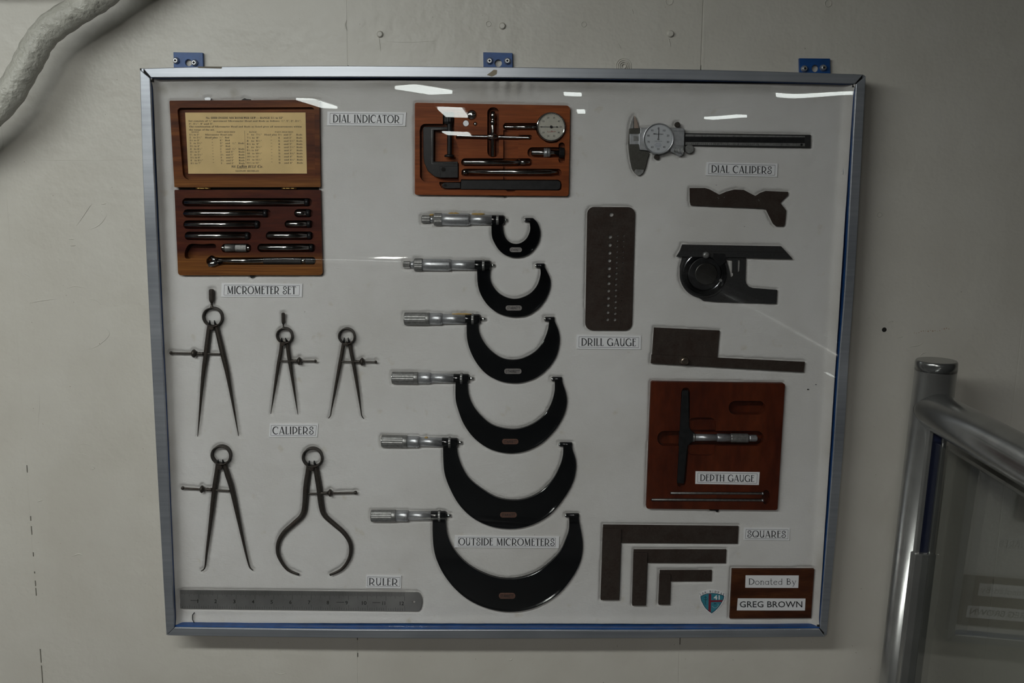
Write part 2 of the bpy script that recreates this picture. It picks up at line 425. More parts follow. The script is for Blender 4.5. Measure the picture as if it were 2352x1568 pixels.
DECO = {
 'I': (0.28, stem(0.13)),
 'L': (0.50, stem(0.12) + [([(0.12, 0.025), (0.46, 0.025)], TN), ([(0.45, 0.0), (0.47, 0.16)], 0.04)]),
 'D': (0.80, stem(0.12) + [(arc(0.16, 0.5, 0.56, 0.475, 90, -90, 18), [0.05 + 0.06 * math.sin(math.pi * i / 18) for i in range(19)])]),
 'A': (0.76, [([(0.05, 0.0), (0.36, 1.0)], TN), ([(0.36, 1.0), (0.66, 0.0)], TK), ([(0.14, 0.28), (0.58, 0.28)], TN), ([(0.0, 0.02), (0.13, 0.02)], 0.045), ([(0.56, 0.02), (0.76, 0.02)], 0.045)]),
 'N': (0.78, [([(0.12, 0), (0.12, 1)], TN), ([(0.11, 1), (0.62, 0)], TK), ([(0.63, 0), (0.63, 1)], TN), ([(0.02, .98), (0.16, .98)], .045), ([(0.53, .98), (0.73, .98)], .045), ([(0.02, .02), (0.22, .02)], .045)]),
 'C': (0.80, [(arc(0.44, 0.5, 0.40, 0.475, 48, 312, 22), [0.045 + 0.07 * math.sin(math.pi * i / 22) for i in range(23)]), ([(0.70, 0.70), (0.71, 0.93)], 0.05)]),
 'G': (0.86, [(arc(0.44, 0.5, 0.40, 0.475, 48, 325, 22), [0.045 + 0.07 * math.sin(math.pi * i / 22) for i in range(23)]), ([(0.70, 0.70), (0.71, 0.93)], 0.05), ([(0.74, 0.02), (0.74, 0.42)], TK), ([(0.54, 0.42), (0.82, 0.42)], 0.045)]),
 'O': (0.95, [(arc(0.46, 0.5, 0.42, 0.475, 0, 360, 32), [0.05 + 0.06 * abs(math.cos(2 * math.pi * i / 32)) for i in range(33)])]),
 'Q': (0.95, [(arc(0.46, 0.5, 0.42, 0.475, 0, 360, 32), [0.05 + 0.06 * abs(math.cos(2 * math.pi * i / 32)) for i in range(33)]), (arc(0.62, 0.08, 0.22, 0.16, 160, 10, 8), 0.06)]),
 'T': (0.66, [([(0.33, 0), (0.33, 1)], TK), ([(0.03, 0.97), (0.63, 0.97)], 0.055), ([(0.04, 0.80), (0.04, 0.97)], 0.04), ([(0.62, 0.80), (0.62, 0.97)], 0.04), ([(0.22, .02), (0.44, .02)], .045)]),
 'E': (0.54, stem(0.12) + [([(0.12, 0.975), (0.46, 0.975)], TN), ([(0.12, 0.62), (0.40, 0.62)], TN), ([(0.12, 0.025), (0.48, 0.025)], TN), ([(0.46, 0.83), (0.46, 0.98)], 0.04), ([(0.40, 0.54), (0.40, 0.70)], 0.035), ([(0.48, 0.0), (0.48, 0.18)], 0.04)]),
 'P': (0.72, stem(0.12) + [(arc(0.16, 0.56, 0.47, 0.415, 90, -88, 18), [0.05 + 0.055 * math.sin(math.pi * i / 18) for i in range(19)])]),
 'R': (0.78, stem(0.12) + [(arc(0.16, 0.62, 0.46, 0.355, 90, -90, 18), [0.05 + 0.055 * math.sin(math.pi * i / 18) for i in range(19)]), (cr([(0.34, 0.27), (0.46, 0.20), (0.56, 0.05), (0.72, 0.02)], 4), 0.08)]),
 'S': (0.66, [(cr([(0.40, 0.76), (0.50, 0.70), (0.55, 0.82), (0.46, 0.94), (0.30, 0.97), (0.15, 0.89), (0.11, 0.75), (0.20, 0.62), (0.40, 0.50), (0.56, 0.36), (0.56, 0.16), (0.40, 0.03), (0.18, 0.04), (0.06, 0.17), (0.09, 0.33), (0.22, 0.35), (0.25, 0.24)], 4), 0.075)]),
 'M': (0.96, [([(0.12, 0), (0.14, 1)], TN), ([(0.13, 1), (0.45, 0.08)], TK), ([(0.45, 0.08), (0.76, 1)], TN), ([(0.77, 1), (0.80, 0)], TK), ([(0.02, .02), (0.22, .02)], .045), ([(0.69, .02), (0.91, .02)], .045)]),
 'U': (0.76, [(cr([(0.12, 1.0), (0.12, 0.6), (0.13, 0.25), (0.24, 0.05), (0.40, 0.03), (0.54, 0.18), (0.60, 0.4)], 4), 0.09), ([(0.61, 0), (0.61, 1.0)], 0.06), ([(0.02, .98), (0.22, .98)], .045), ([(0.52, .98), (0.72, .98)], .045)]),
 'H': (0.80, stem(0.13) + stem(0.63) + [([(0.13, 0.60), (0.63, 0.60)], TN)]),
 'B': (0.66, stem(0.12) + [(arc(0.16, 0.76, 0.34, 0.215, 90, -90, 12), 0.06), (arc(0.16, 0.285, 0.40, 0.26, 90, -90, 12), 0.08)]),
 'o': (0.58, [(arc(0.28, 0.31, 0.25, 0.29, 0, 360, 22), 0.065)]),
 'n': (0.58, stem(0.12, 0, 0.62, 0.075) + [(cr([(0.13, 0.45), (0.26, 0.60), (0.42, 0.56), (0.47, 0.38), (0.47, 0.0)], 4), 0.06), ([(0.39, .02), (0.56, .02)], .04)]),
 'a': (0.58, [(arc(0.27, 0.30, 0.23, 0.28, 0, 360, 20), 0.06), ([(0.49, 0), (0.49, 0.62)], 0.075), ([(0.45, .02), (0.57, .02)], .04)]),
 't': (0.40, [(cr([(0.16, 1.0), (0.16, 0.3), (0.20, 0.06), (0.36, 0.04)], 4), 0.075), ([(0.02, 0.62), (0.34, 0.62)], 0.045)]),
 'e': (0.56, [(arc(0.28, 0.31, 0.24, 0.28, 20, 325, 20), 0.065), ([(0.06, 0.30), (0.50, 0.42)], 0.045)]),
 'd': (0.60, [(arc(0.27, 0.30, 0.23, 0.28, 0, 360, 20), 0.06), ([(0.49, 0), (0.49, 1.0)], 0.075)]),
 'y': (0.56, [([(0.06, 0.62), (0.28, 0.04)], 0.075), ([(0.52, 0.62), (0.20, -0.26)], 0.05), ([(0.20, -0.26), (0.06, -0.24)], 0.06), ([(0.0, .61), (0.16, .61)], .04), ([(0.42, .61), (0.58, .61)], .04)]),
 ' ': (0.36, []),
}
def deco_px(mb, s, p0, p1, h, Y, heavy=1.0):
    tot = sum(DECO[c][0] for c in s) + 0.08 * (len(s) - 1)
    d = Vector(p1) - Vector(p0); L = d.length; d.normalize(); nrm = Vector((d.y, -d.x))
    kx = L / tot; x = 0.0
    m_px = SC(p0[0], p0[1], Y)
    for i, c in enumerate(s):
        w, strokes = DECO[c]
        for j, (pts, th) in enumerate(strokes):
            out = []
            for a, b in pts:
                q = Vector(p0) + d * ((x + a) * kx) + nrm * (b * h)
                out.append(P(q.x, q.y, Y))
            k = h * m_px * heavy
            mb.ribbon(out, [t_ * k for t_ in th] if isinstance(th, list) else th * k)
        x += w + 0.08
# ------------------------------------------------------------------ the room
XL, XR, YB, ZF = -2.3, 2.2, -13.0, 0.30
def slab(name, x0, x1, y0, y1, z0, z1, mat, parent=None):
    m = MB(); m.box(x0, x1, y0, y1, z0, z1); return m.obj(name, mat, parent)
FLOORM = plain('deck_paint', (0.03, 0.032, 0.032), 0.6, 0, 0.2, 6)
CEILM = plain('overhead_paint', (0.06, 0.06, 0.055), 0.6, 0, 0.1, 5)
SIDEM = plain('bulkhead_paint', (0.022, 0.021, 0.02), 0.7, 0, 0.1, 4)
struct(slab('floor', XL, XR, YB, 0.05, ZF - 0.05, ZF, FLOORM))
struct(slab('ceiling', XL, XR, YB, 0.05, CEIL, CEIL + 0.05, CEILM))
struct(slab('wall_left', XL - 0.05, XL, YB, 0.05, ZF, CEIL, SIDEM))
struct(slab('wall_right', XR, XR + 0.05, YB, 0.05, ZF, CEIL, SIDEM))
struct(slab('wall_rear', XL, XR, YB - 0.05, YB, ZF, CEIL, SIDEM))
# back wall: steel backing and butted, painted-over panels
wall = struct(slab('wall_back', XL, XR, 0.0030, 0.05, ZF, CEIL, plain('wall_joint', (0.12, 0.11, 0.095), 0.7, 0, 0.3, 60)))
seam_px = [((13, 400), (98, 1568)), ((798, 50), (822, 1520)), ((1614, 50), (1560, 1530)), ((2344, 780), (2256, 1568))]
SX = []
for a, b in seam_px:
    pa, pb = P(*a, 0.0), P(*b, 0.0)
    k = (pa.x - pb.x) / (pa.z - pb.z); SX.append((pa.x - k * pa.z, k))     # x = c + k z
def sx(i, z): return SX[i][0] + SX[i][1] * z
edges = [[(XL, ZF), (XL, CEIL)]] + [[(sx(i, ZF), ZF), (sx(i, CEIL), CEIL)] for i in range(4)] + [[(XR, ZF), (XR, CEIL)]]
gap = 0.00055
for i in range(5):
    (xa, za), (xb, zb) = edges[i]; (xc, zc), (xd, zd) = edges[i + 1]
    g0 = gap if i else 0; g1 = gap if i < 4 else 0
    m = MB(); m.prism([(xa + g0, za), (xc - g1, zc), (xd - g1, zd), (xb + g0, zb)], 0.0, 0.0035)
    m.obj('wall_panel', WALLM, wall, 0.0004, 1)
# paint bridging most of each joint, leaving open cracks where it has split
m = MB(); n_open = [(1068, 1085), (1185, 1196), (1208, 1228), (1268, 1278), (1312, 1317), (1333, 1346), (1350, 1368), (1490, 1522), (1528, 1568)]
def seam_strip(m, i, ya, yb, w=0.0011, yf=-0.0001):
    # px rows ya..yb along seam i
    a, b = seam_px[i]
    def at(y): return P(a[0] + (b[0] - a[0]) * (y - a[1]) / (b[1] - a[1]), y, 0.0)
    q0, q1 = at(ya), at(yb)
    m.prism([(q0.x - w / 2, q0.z), (q0.x + w / 2, q0.z), (q1.x + w / 2, q1.z), (q1.x - w / 2, q1.z)], yf, 0.0008)
last = 250
for a, b in n_open + [(1700, 1700)]:
    seam_strip(m, 0, last, a, 0.0016, 0.00015); last = b
seam_strip(m, 1, -60, 150, 0.0016, 0.0003); seam_strip(m, 1, 1470, 1499, 0.0014, 0.0004); seam_strip(m, 1, 1509, 1700, 0.0014, 0.0003)
seam_strip(m, 2, 1480, 1700, 0.0016, 0.0003); seam_strip(m, 2, -60, 150, 0.0016, 0.0009); seam_strip(m, 3, 700, 1000, 0.0014, 0.0001); seam_strip(m, 3, 1040, 1330, 0.0014, 0.00015); seam_strip(m, 3, 1370, 1700, 0.0014, 0.0001)
m.obj('joint_filler', WALLM, wall)
# painted-over screw heads, rings left by old fixings, one drilled hole
for x, y, r in ((873, 79, 6.0), (1154, 60, 6.2), (1540, 78, 6.5)):
    q = P(x, y, 0); s_ = SC(x, y, 0); m = MB()
    m.lathe((q.x, 0.001, q.z), (q.x, -0.0035, q.z), [(0, r * 1.5 * s_), (0.35, r * 1.25 * s_), (0.5, r * s_), (0.95, r * .95 * s_), (1, r * 0.8 * s_)], 18)
    m.obj('painted_screw_head', WALLM, wall)
for x, y, r in ((1122, 55, 6.5), (1341, 56, 6.5), (1537, 3, 9), (1902, 8, 8.5), (2020, 493, 6.0)):
    q = P(x, y, 0); s_ = SC(x, y, 0); m = MB()
    m.ring(q, r * s_, (r - 1.6) * s_, -0.0007, 0.001, 24); m.obj('paint_ring', WALLM, wall, 0.0003, 1)
q = P(1432, 152, 0); m = MB()
for r in (18, 14, 10, 6):
    m.ring(q, r * 0.00056, (r - 2) * 0.00056, -0.0008 - (18 - r) * 0.00012, 0.001, 30)
m.obj('concentric_paint_mark', WALLM, wall, 0.0003, 1)
q = P(2031, 757, 0); m = MB(); m.lathe((q.x, -0.0001, q.z), (q.x, 0.002, q.z), [(0, 0.0031), (1, 0.0031)], 20)
m.obj('drilled_hole', BLACKGAP, wall)
m = MB()
def ridge(pts, r=1.4):
    pp = [P(a, b, 0.0) for a, b in cr(pts, 4)]; s_ = SC(*pts[0], 0.0); n_ = len(pp)
    m.tube(pp, [max(0.15, math.sin(math.pi * (i + 0.5) / n_)) * r * s_ for i in range(n_)], 6, 0.6)
for pts, r in [([(68, 696), (95, 690), (131, 686)], 1.5), ([(48, 622), (60, 630), (76, 640)], 1.2), ([(153, 662), (172, 657), (196, 661)], 1.3), ([(204, 686), (222, 690), (232, 700)], 1.3),
               ([(232, 750), (244, 754), (250, 770), (222, 795), (190, 805)], 1.3), ([(176, 518), (188, 500), (205, 475), (212, 468)], 1.6), ([(202, 528), (222, 520), (236, 508), (246, 492)], 1.5), ([(158, 549), (170, 549)], 1.6), ([(162, 564), (174, 563)], 1.8), ([(232, 469), (244, 467)], 1.4),
               ([(178, 1026), (190, 1018), (205, 1022), (220, 1029)], 1.0), ([(177, 1040), (195, 1044), (212, 1050)], 1.0), ([(200, 1070), (210, 1068), (217, 1075), (206, 1078)], 1.3), ([(86, 1152), (98, 1148)], 1.5), ([(165, 1278), (180, 1272), (190, 1275)], 1.8), ([(630, 1542), (645, 1548), (655, 1545)], 1.5), ([(1166, 1512), (1172, 1516), (1178, 1511)], 1.6),
               ([(1992, 731), (1998, 729)], 1.2), ([(2040, 740), (2052, 738)], 1.4), ([(2086, 798), (2096, 795), (2112, 792), (2122, 784)], 1.5), ([(2062, 776), (2074, 773)], 1.2), ([(2112, 818), (2118, 812), (2128, 809)], 1.3), ([(55, 368), (170, 368), (330, 367)], 0.5), ([(90, 925), (200, 925), (350, 927)], 0.45), ([(92, 890), (90, 940), (86, 1000)], 0.6),
               ([(870, 85), (872, 100), (874, 118)], 1.3), ([(1536, 88), (1538, 98), (1540, 108)], 1.6), ([(1420, 100), (1424, 108), (1426, 112)], 1.5), ([(880, 95), (940, 97), (1000, 94)], 0.5), ([(1452, 22), (1455, 32)], 1.5), ([(796, 46), (793, 58), (797, 70)], 2.0), ([(1618, 40), (1618, 90), (1617, 150)], 0.8)]:
    ridge(pts, r)
m.obj('paint_ridges', WALLM, wall, props={'kind': 'stuff'})
# rust streak bits above the rail post
m = MB()
for i in range(16):
    x = 2100 + i * 5.3; y = 765 - i * 0.7 + random.uniform(-2.5, 2.5)
    q = P(x, y, 0); r = random.uniform(0.0004, 0.0011); m.lathe((q.x, -0.00012, q.z), (q.x, 0.001, q.z), [(0, r), (1, r)], 6)
m.obj('rust_specks', plain('rust_stain', (0.36, 0.26, 0.18), 0.7), wall, props={'kind': 'stuff'})

# ------------------------------------------------------------------ painted pipe at upper left
YP = -0.058
cl = [(560, -700), (555, -420), (520, -240), (430, -130), (330, -75), (285, -48), (245, -20), (213, 2), (168, 30), (120, 62), (90, 95), (70, 132), (48, 172), (17, 222), (-25, 268), (-75, 305), (-140, 345), (-200, 420), (-230, 560), (-235, 900), (-235, 1500), (-235, 2300)]
cl = cr(cl, 5); r0 = 32 * SC(100, 80, YP)
m = MB(); m.tube([P(a, b, YP) for a, b in cl], [r0 * (1 + 0.03 * math.sin(i * 1.7) + 0.02 * math.sin(i * 0.61)) for i in range(len(cl))], 28)
tag(m.obj('painted_pipe', PIPEM), 'thick wrinkled cream painted pipe bending across the upper left of the wall', 'pipe')
# a second run of pipe above the frame's edge, whose shade falls in the corner
a0, a1 = Vector((-2.3, -0.15, 1.862)), Vector((-0.60, -0.15, 1.862))
m = MB(); m.tube([a0, (a0 + a1) / 2, a1, a1 + Vector((0.02, 0, 0.05)), a1 + Vector((0.03, 0, 0.4))], 0.02, 20)
tag(m.obj('painted_conduit', PIPEM), 'straight cream painted conduit running just above the bent pipe', 'pipe')

# ------------------------------------------------------------------ display case
caseO = P(1150, 810, 0.0)
case = thing('display_case', 'shallow wall display case with aluminium frame, clear front and white felt lining', 'display case', caseO)
T_out = cr([(321, 157), (500, 153), (797, 151), (1180, 154.5), (1613, 160), (1989, 171)], 3)
T_in = cr([(344.5, 178), (797, 176.5), (1200, 178.5), (1613, 183.5), (1966.5, 192)], 3)
L_out = cr([(321, 157), (325, 306), (332, 500), (355, 967), (382, 1459)], 3)
L_in = cr([(344.5, 178), (352, 367), (354.5, 420), (367.5, 700), (381.5, 990), (400, 1441)], 3)
R_out = cr([(1989, 171), (1977, 405), (1963, 647), (1950, 823), (1936, 1046), (1899, 1462)], 3)
R_in = cr([(1966.5, 192), (1955, 405), (1942, 647), (1928, 830), (1911, 1091), (1884, 1444)], 3)
B_out = cr([(382, 1459), (822, 1465), (1180, 1466), (1500, 1465), (1899, 1462)], 3)
B_in = cr([(400, 1441), (822, 1446), (1180, 1446.5), (1500, 1447.5), (1884, 1444)], 3)
def bar(outer, inner, name):
    m = MB(); m.prism(XZ(outer + inner[::-1], FR_F), FR_F, FR_F + 0.0038)
    return m.obj(name, ALU, case, 0.0007, 2)
def trim(path, a, b):     # pull the ends of a bar back a little, for the open mitres
    p = list(path); p[0] = (p[0][0] + a[0], p[0][1] + a[1]); p[-1] = (p[-1][0] + b[0], p[-1][1] + b[1]); return p
bar(trim(T_out, (7, 0), (-6, 0)), trim(T_in, (2, 0), (-2, 0)), 'frame_bar')
bar(trim(B_out, (1, 0), (-4, 0)), trim(B_in, (1, 0), (-2, 0)), 'frame_bar')
bar(trim(L_out, (0, 2.5), (0, 0)), trim(L_in, (0, 1.5), (0, 0)), 'frame_bar')
bar(trim(R_out, (0, 3), (0, -3)), trim(R_in, (0, 1), (0, -1)), 'frame_bar')
# returns of the frame angle along the outside of the box, tray walls, back
ins = 0.004
def strip(pathpx, Yp, dx, dz, thick, y0, y1, name, mat):
    m = MB(); o = XZ(pathpx, Yp); o = [(a + dx, b + dz) for a, b in o]
    i = [(a + thick[0], b + thick[1]) for a, b in o]
    m.prism(o + i[::-1], y0, y1); return m.obj(name, mat, case)
e = FR_F + 0.0038
strip(T_out, FR_F, 0, -0.0008, (0, -0.0022), e + 0.0002, -0.0007, 'frame_return', ALU)
strip(B_out, FR_F, 0, 0.0008, (0, 0.0022), e + 0.0002, -0.0007, 'frame_return', ALU)
strip(L_out, FR_F, 0.0008, 0, (0.0022, 0), e, -0.0005, 'frame_return', ALU)
strip(R_out, FR_F, -0.0008, 0, (-0.0022, 0), e, -0.0005, 'frame_return', ALU)
bi = FR_F + 0.003
strip(T_in, FR_F, 0, -0.0006, (0, 0.003), e, -0.003, 'tray_wall', BLUE)
strip(B_in, FR_F, 0, 0.0012, (0, -0.003), e, -0.003, 'tray_wall', BLUE)
strip(L_in, FR_F, -0.0004, 0, (-0.003, 0), e, -0.003, 'tray_wall', BLUE)
strip(R_in, FR_F, 0.0004, 0, (0.003, 0), e, -0.003, 'tray_wall', BLUE)
m = MB(); m.prism(XZ([T_out[0], T_out[-1], B_out[-1], B_out[0]], FR_F), -0.0028, -0.0005); 
back = m.obj('back_panel', BLUE, case)
# dark rebate under the frame bars that the open mitres look into
for q in ([(321, 157), (352, 157), (352, 188), (324, 188)], [(1960, 170), (1985, 172), (1982, 202), (1958, 200)], [(1878, 1436), (1895, 1432), (1893, 1460), (1876, 1459)]):
    m = MB(); m.prism(XZ(q, e), e + 0.0001, e + 0.004); m.obj('corner_key', BLACKGAP, case)
# clear cover
m = MB(); q = XZ([T_in[0], T_in[-1], B_in[-1], B_in[0]], FR_F)
q_case = q; cx = sum(a for a, _ in q) / 4; cz = sum(b for _, b in q) / 4
m.prism([(a + (0.0030 if a > cx else -0.0030) * 1.0, b + (0.006 if b > cz else -0.0005)) for a, b in q], GL_F + 0.0012, GL_B)
m.obj('clear_cover', GLASS, case)
# hanging brackets
def bracket(qd, hole, screws, r):
    Yb = -0.0055
    O = P(*hole, Yb)
    m = MB(); m.prism(XZ(qd, Yb), Yb, -0.0005)
    b = m.obj('bracket', BLUE, case, 0.0003, 1)
    c = P(*hole, Yb); s_ = SC(*hole, Yb)
    # the clear hole: bore through to the wall paint behind
    m = MB(); m.lathe((c.x, -0.02, c.z), (c.x, 0.01, c.z), [(0, r * s_), (1, r * s_)], 28); cut = m.obj('cut', BLUE)
    bo = b.modifiers.new('hole', 'BOOLEAN'); bo.object = cut; bo.solver = 'EXACT'
    bpy.context.view_layer.update()
    me = bpy.data.meshes.new_from_object(b.evaluated_get(bpy.context.evaluated_depsgraph_get())); b.modifiers.clear(); b.data = me
    bpy.data.objects.remove(cut)
    for s in screws:
        c = P(*s, Yb); m = MB()
        m.lathe((c.x, -0.004, c.z), (c.x, -0.0105, c.z), [(0, 0.0043), (0.35, 0.0043), (0.55, 0.0038), (0.85, 0.0032), (1, 0.0024)], 24)
        so = m.obj('screw', SATIN, b); so.location = Vector((0, 0, 0))
        m = MB(); m.lathe((c.x, -0.0103, c.z), (c.x, -0.01055, c.z), [(0, 0.0016), (1, 0.0016)], 6)
        m2 = m; v0 = len(m.v)
        so2 = m2.obj('tmp', BLACKGAP)
        # join socket recess into the screw mesh as a second material
        bm = bmesh.new(); bm.from_mesh(so.data); nf = len(bm.faces)
        t = so2.data.copy(); t.transform(Matrix.Translation(so2.location - org(so)))
        bm.from_mesh(t); bm.faces.ensure_lookup_table()
        for f_ in bm.faces[nf:]: f_.material_index = 1
        bm.to_mesh(so.data); bm.free(); so.data.materials.append(BLACKGAP)
        bpy.data.objects.remove(so2)
bracket([(398, 120), (465.5, 121), (466.8, 156), (399, 156)], (432.8, 144), [(405.3, 139.6), (447.7, 144.5)], 8)
bracket([(1110, 120), (1177, 121.6), (1177.5, 158), (1110.5, 158)], (1144.3, 145), [(1124.7, 140.3), (1165.4, 140.3)], 8.4)
bracket([(1836, 133.7), (1906.8, 134.4), (1907.5, 172), (1837, 171)], (1872.4, 157), [(1847, 158), (1890.4, 156)], 8.2)
# scrap of old tape along the top bar, and yellowed adhesive
m = MB(); m.prism(XZ([(455, 152.5), (510, 153), (509, 157.5), (455, 156)], FR_F), FR_F - 0.0004, FR_F); m.obj('tape_scrap', plain('old_tape', (0.14, 0.12, 0.09), 0.7), case)
m = MB(); m.prism(XZ([(1118, 172), (1128, 165), (1134, 160), (1142, 161), (1141, 170), (1130, 176)], FR_F), FR_F - 0.0002, FR_F); m.obj('glue_stain', plain('old_glue', (0.26, 0.22, 0.16), 0.7), case)

# ------------------------------------------------------------------ guard rail at right
YR = -0.085
pt, pb = P(2150.5, 838, YR), P(2073, 1500, YR)
RR = 45.6 * SC(2150, 840, YR)
xr = pt.x; kx = (pt.x - pb.x) / (pt.z - pb.z)
rail = thing('guard_rail', 'stainless steel guard rail with round post and glass panel at right', 'railing', (pb.x, YR, ZF))
def px_(z): return pt.x + kx * (z - pt.z)
ztop = pt.z
m = MB(); m.lathe((px_(ZF), YR, ZF), (xr, YR, ztop - 0.007), [(0, RR), (1, RR)], 48); m.obj('post', MIRST, rail)
m = MB(); m.lathe((xr, YR, ztop - 0.0065), (xr, YR, ztop + 0.006), [(0, RR * 1.01), (0.75, RR * 1.01), (0.93, RR * 0.985), (1, RR * 0.95)], 48); m.obj('post_cap', STAIN, rail)
zr = P(2130, 938, YR).z
m = MB(); YG = -2.05; xq = px_(zr)
m.tube([(xq, YR + 0.004, zr), (xq, YR - 0.01, zr), (xq, -1.0, zr), (xq, YG, zr)], RR * 0.98, 48); m.obj('handrail', STAIN, rail)
m = MB(); m.tube([(xq, YG, zr), (-0.6, YG, zr), (-1.9, YG, zr)], RR * 0.9, 48); m.obj('handrail', plain('mirror_tube', (0.6, 0.6, 0.6), 0.10, 1.0), rail)
m = MB(); m.tube([(xq, YR, 0.435), (xq, -1.0, 0.435), (xq, YG + 0.05, 0.435), (xq - 0.05, YG, 0.435), (-1.9, YG, 0.435)], 0.013, 24); m.obj('bottom_rail', STAIN, rail)
# glass panel between post and the next one, towards the viewer
zg = P(2168, 1012, YR - RR).z
gx = px_(1.2)
m = MB(); m.prism([(px_(0.44) - 0.004, 0.44), (px_(0.44) + 0.004, 0.44), (px_(zg) + 0.004, zg), (px_(zg) - 0.004, zg)], YG + 0.02, YR - RR * 0.8)
m.obj('glass_panel', RGLASS, rail, 0.0006, 1)
m = MB(); m.box(-1.9, xq - 0.05, YG - 0.004, YG + 0.004, 0.44, zg); m.obj('glass_panel', RGLASS, rail, 0.0006, 1)
# channel profile that grips the pane, slot cover below
zc = P(2140, 1268, YR - RR).z
def vstrip(dx0, dx1, y0, y1, z0, z1, name, mat, bev=0.0):
    m = MB(); b = len(m.v)
    vv = [(px_(z) + dx, y, z) for z in (z0, z1) for dx, y in ((dx0, y0), (dx1, y0), (dx1, y1), (dx0, y1))]
    m.add(vv, [(0, 1, 2, 3), (4, 7, 6, 5), (0, 4, 5, 1), (1, 5, 6, 2), (2, 6, 7, 3), (3, 7, 4, 0)])
    return m.obj(name, mat, rail, bev, 1)
vstrip(-0.0115, -0.006, YR - RR - 0.004, YR - RR * 0.7, 0.44, zg + 0.02, 'glass_channel', MIRST, 0.0008)
vstrip(0.006, 0.0115, YR - RR - 0.004, YR - RR * 0.7, 0.44, zg + 0.02, 'glass_channel', MIRST, 0.0008)
vstrip(-0.0055, 0.0055, YR - RR - 0.001, YR - RR * 0.7, zc, zg + 0.02, 'channel_gasket', plain('blue_gasket', (0.012, 0.016, 0.045), 0.4))
vstrip(-0.0135, 0.0135, YR - RR - 0.008, YR - RR * 0.7, 0.44, zc, 'channel_cover', MIRST, 0.001)
m = MB(); m.lathe((-1.9, YG, ZF), (-1.9, YG, zr + 0.04), [(0, RR), (1, RR)], 40); m.obj('post', MIRST, rail)
# lamps: housings with light lenses below them
LENS = emis('lamp_lens', (0.93, 1.0, 0.96), 9.0)
HOUS = plain('lamp_housing', (0.6, 0.6, 0.58), 0.4)
def lamp(x, y, lx, ly, rot, label, lens=True, tilt=0.0):
    t = thing('ceiling_lamp', label, 'lamp', (x, y, CEIL)); t.rotation_euler = (tilt, 0, rot)
    def bx(name, hx, hy, z0, z1, mat, bev=0):
        me = bpy.data.meshes.new(name); bm = bmesh.new(); bmesh.ops.create_cube(bm, size=1.0)
        for v in bm.verts: v.co = Vector((v.co.x * hx * 2, v.co.y * hy * 2, (z0 + z1) / 2 + v.co.z * (z1 - z0)))
        bm.to_mesh(me); bm.free(); me.materials.append(mat); o = bpy.data.objects.new(name, me); C.objects.link(o); o.parent = t
        if bev: bv = o.modifiers.new('b', 'BEVEL'); bv.width = bev; bv.segments = 2
    bx('housing', lx / 2 + 0.02, ly / 2 + 0.02, -0.05 - (0.03 if tilt else 0), -0.03 if tilt else 0.0, HOUS, 0.004)
    if tilt: bx('bracket', lx / 4, 0.01, -0.035, 0.0, HOUS)
    bx('lens', lx / 2, ly / 2, -0.066 - (0.025 if tilt else 0), -0.05 - (0.025 if tilt else 0), LENS, 0.003)
for (x_, y_, lx_, ly_, p_, tl_, c_), w in zip(MAIN_LAMPS, ('crosswise, nearest the display wall', 'lengthwise, over the middle of the passage')):
    lamp(x_, y_, lx_, ly_, 0.0, 'long ceiling lamp ' + w, True, tl_)
# far lamps of the passage, whose images show in the clear cover
for x_, y_, lx_, ly_, rot_, w in ((-1.33, -5.6, 0.12, 0.7, 0.05, 'along the left of the passage'), (-0.50, -4.5, 0.14, 0.4, 0.45, 'small and turned, over the left of the passage'),
                    (-0.44, -6.2, 0.16, 0.8, 0.0, 'over the centre of the passage'), (-0.62, -9.8, 0.26, 0.7, 0.0, 'farthest, at the end of the passage'),
                    (0.33, -4.55, 0.10, 0.05, 0.2, 'shortest, over the right of the passage'), (0.47, -5.9, 0.06, 0.2, 0.1, 'slim, over the right of the passage'),
                    (1.66, -6.6, 0.10, 0.30, -0.6, 'long and slanting at the right'), (1.72, -4.45, 0.50, 0.04, 0.30, 'crosswise near the right bulkhead')):
    lamp(x_, y_, lx_, ly_, rot_, 'ceiling lamp ' + w)
# ------------------------------------------------------------------ name cards
def name_card(text, quad, label, Y=None, base=None, fs=0.62, margin=(0.075, 0.2), border=True, extra=None):
    Y = (FELT - 0.0012) if Y is None else Y
    q = [Vector(a) for a in quad]
    def uv(u, v): return tuple((q[0] * (1 - u) + q[1] * u) * (1 - v) + (q[3] * (1 - u) + q[2] * u) * v)
    m = MB(); m.prism(XZ(quad, Y), Y, Y + 0.0011 if base is None else base)
    o = m.obj('name_card', PAPER); tag(o, label, 'label')
    L = org(o)
    b = MB()
    if border:
        u0, v0 = 0.035, 0.13
        w_ = 0.00042
        for a, c in (((u0, v0), (1 - u0, v0)), ((1 - u0, v0), (1 - u0, 1 - v0)), ((1 - u0, 1 - v0), (u0, 1 - v0)), ((u0, 1 - v0), (u0, v0))):
            b.ribbon([P(*uv(*a), Y - 0.00006), P(*uv(*c), Y - 0.00006)], w_)
        b.obj('border', GREYINK, o)
    l = MB(); h = (q[3] - q[0]).length * fs * 0.92
    vb = 0.5 + fs * 0.46
    deco_px(l, text, uv(margin[0], vb), uv(1 - margin[0], vb), h, Y - 0.00006, 1.3)
    l.obj('lettering', INK, o)
    return o
name_card('DIAL INDICATOR', [(752, 256), (933, 258), (931, 289.5), (751, 288)], 'white card reading DIAL INDICATOR, left of the orange wooden box')
name_card('MICROMETER SET', [(509.3, 650), (694.7, 651.6), (693.5, 682), (507.6, 681.7)], 'white card reading MICROMETER SET, under the open wooden box')
name_card('CALIPERS', [(619.6, 973), (731, 973), (728.6, 1003.5), (617.6, 1003.5)], 'white card reading CALIPERS, among the spring dividers')
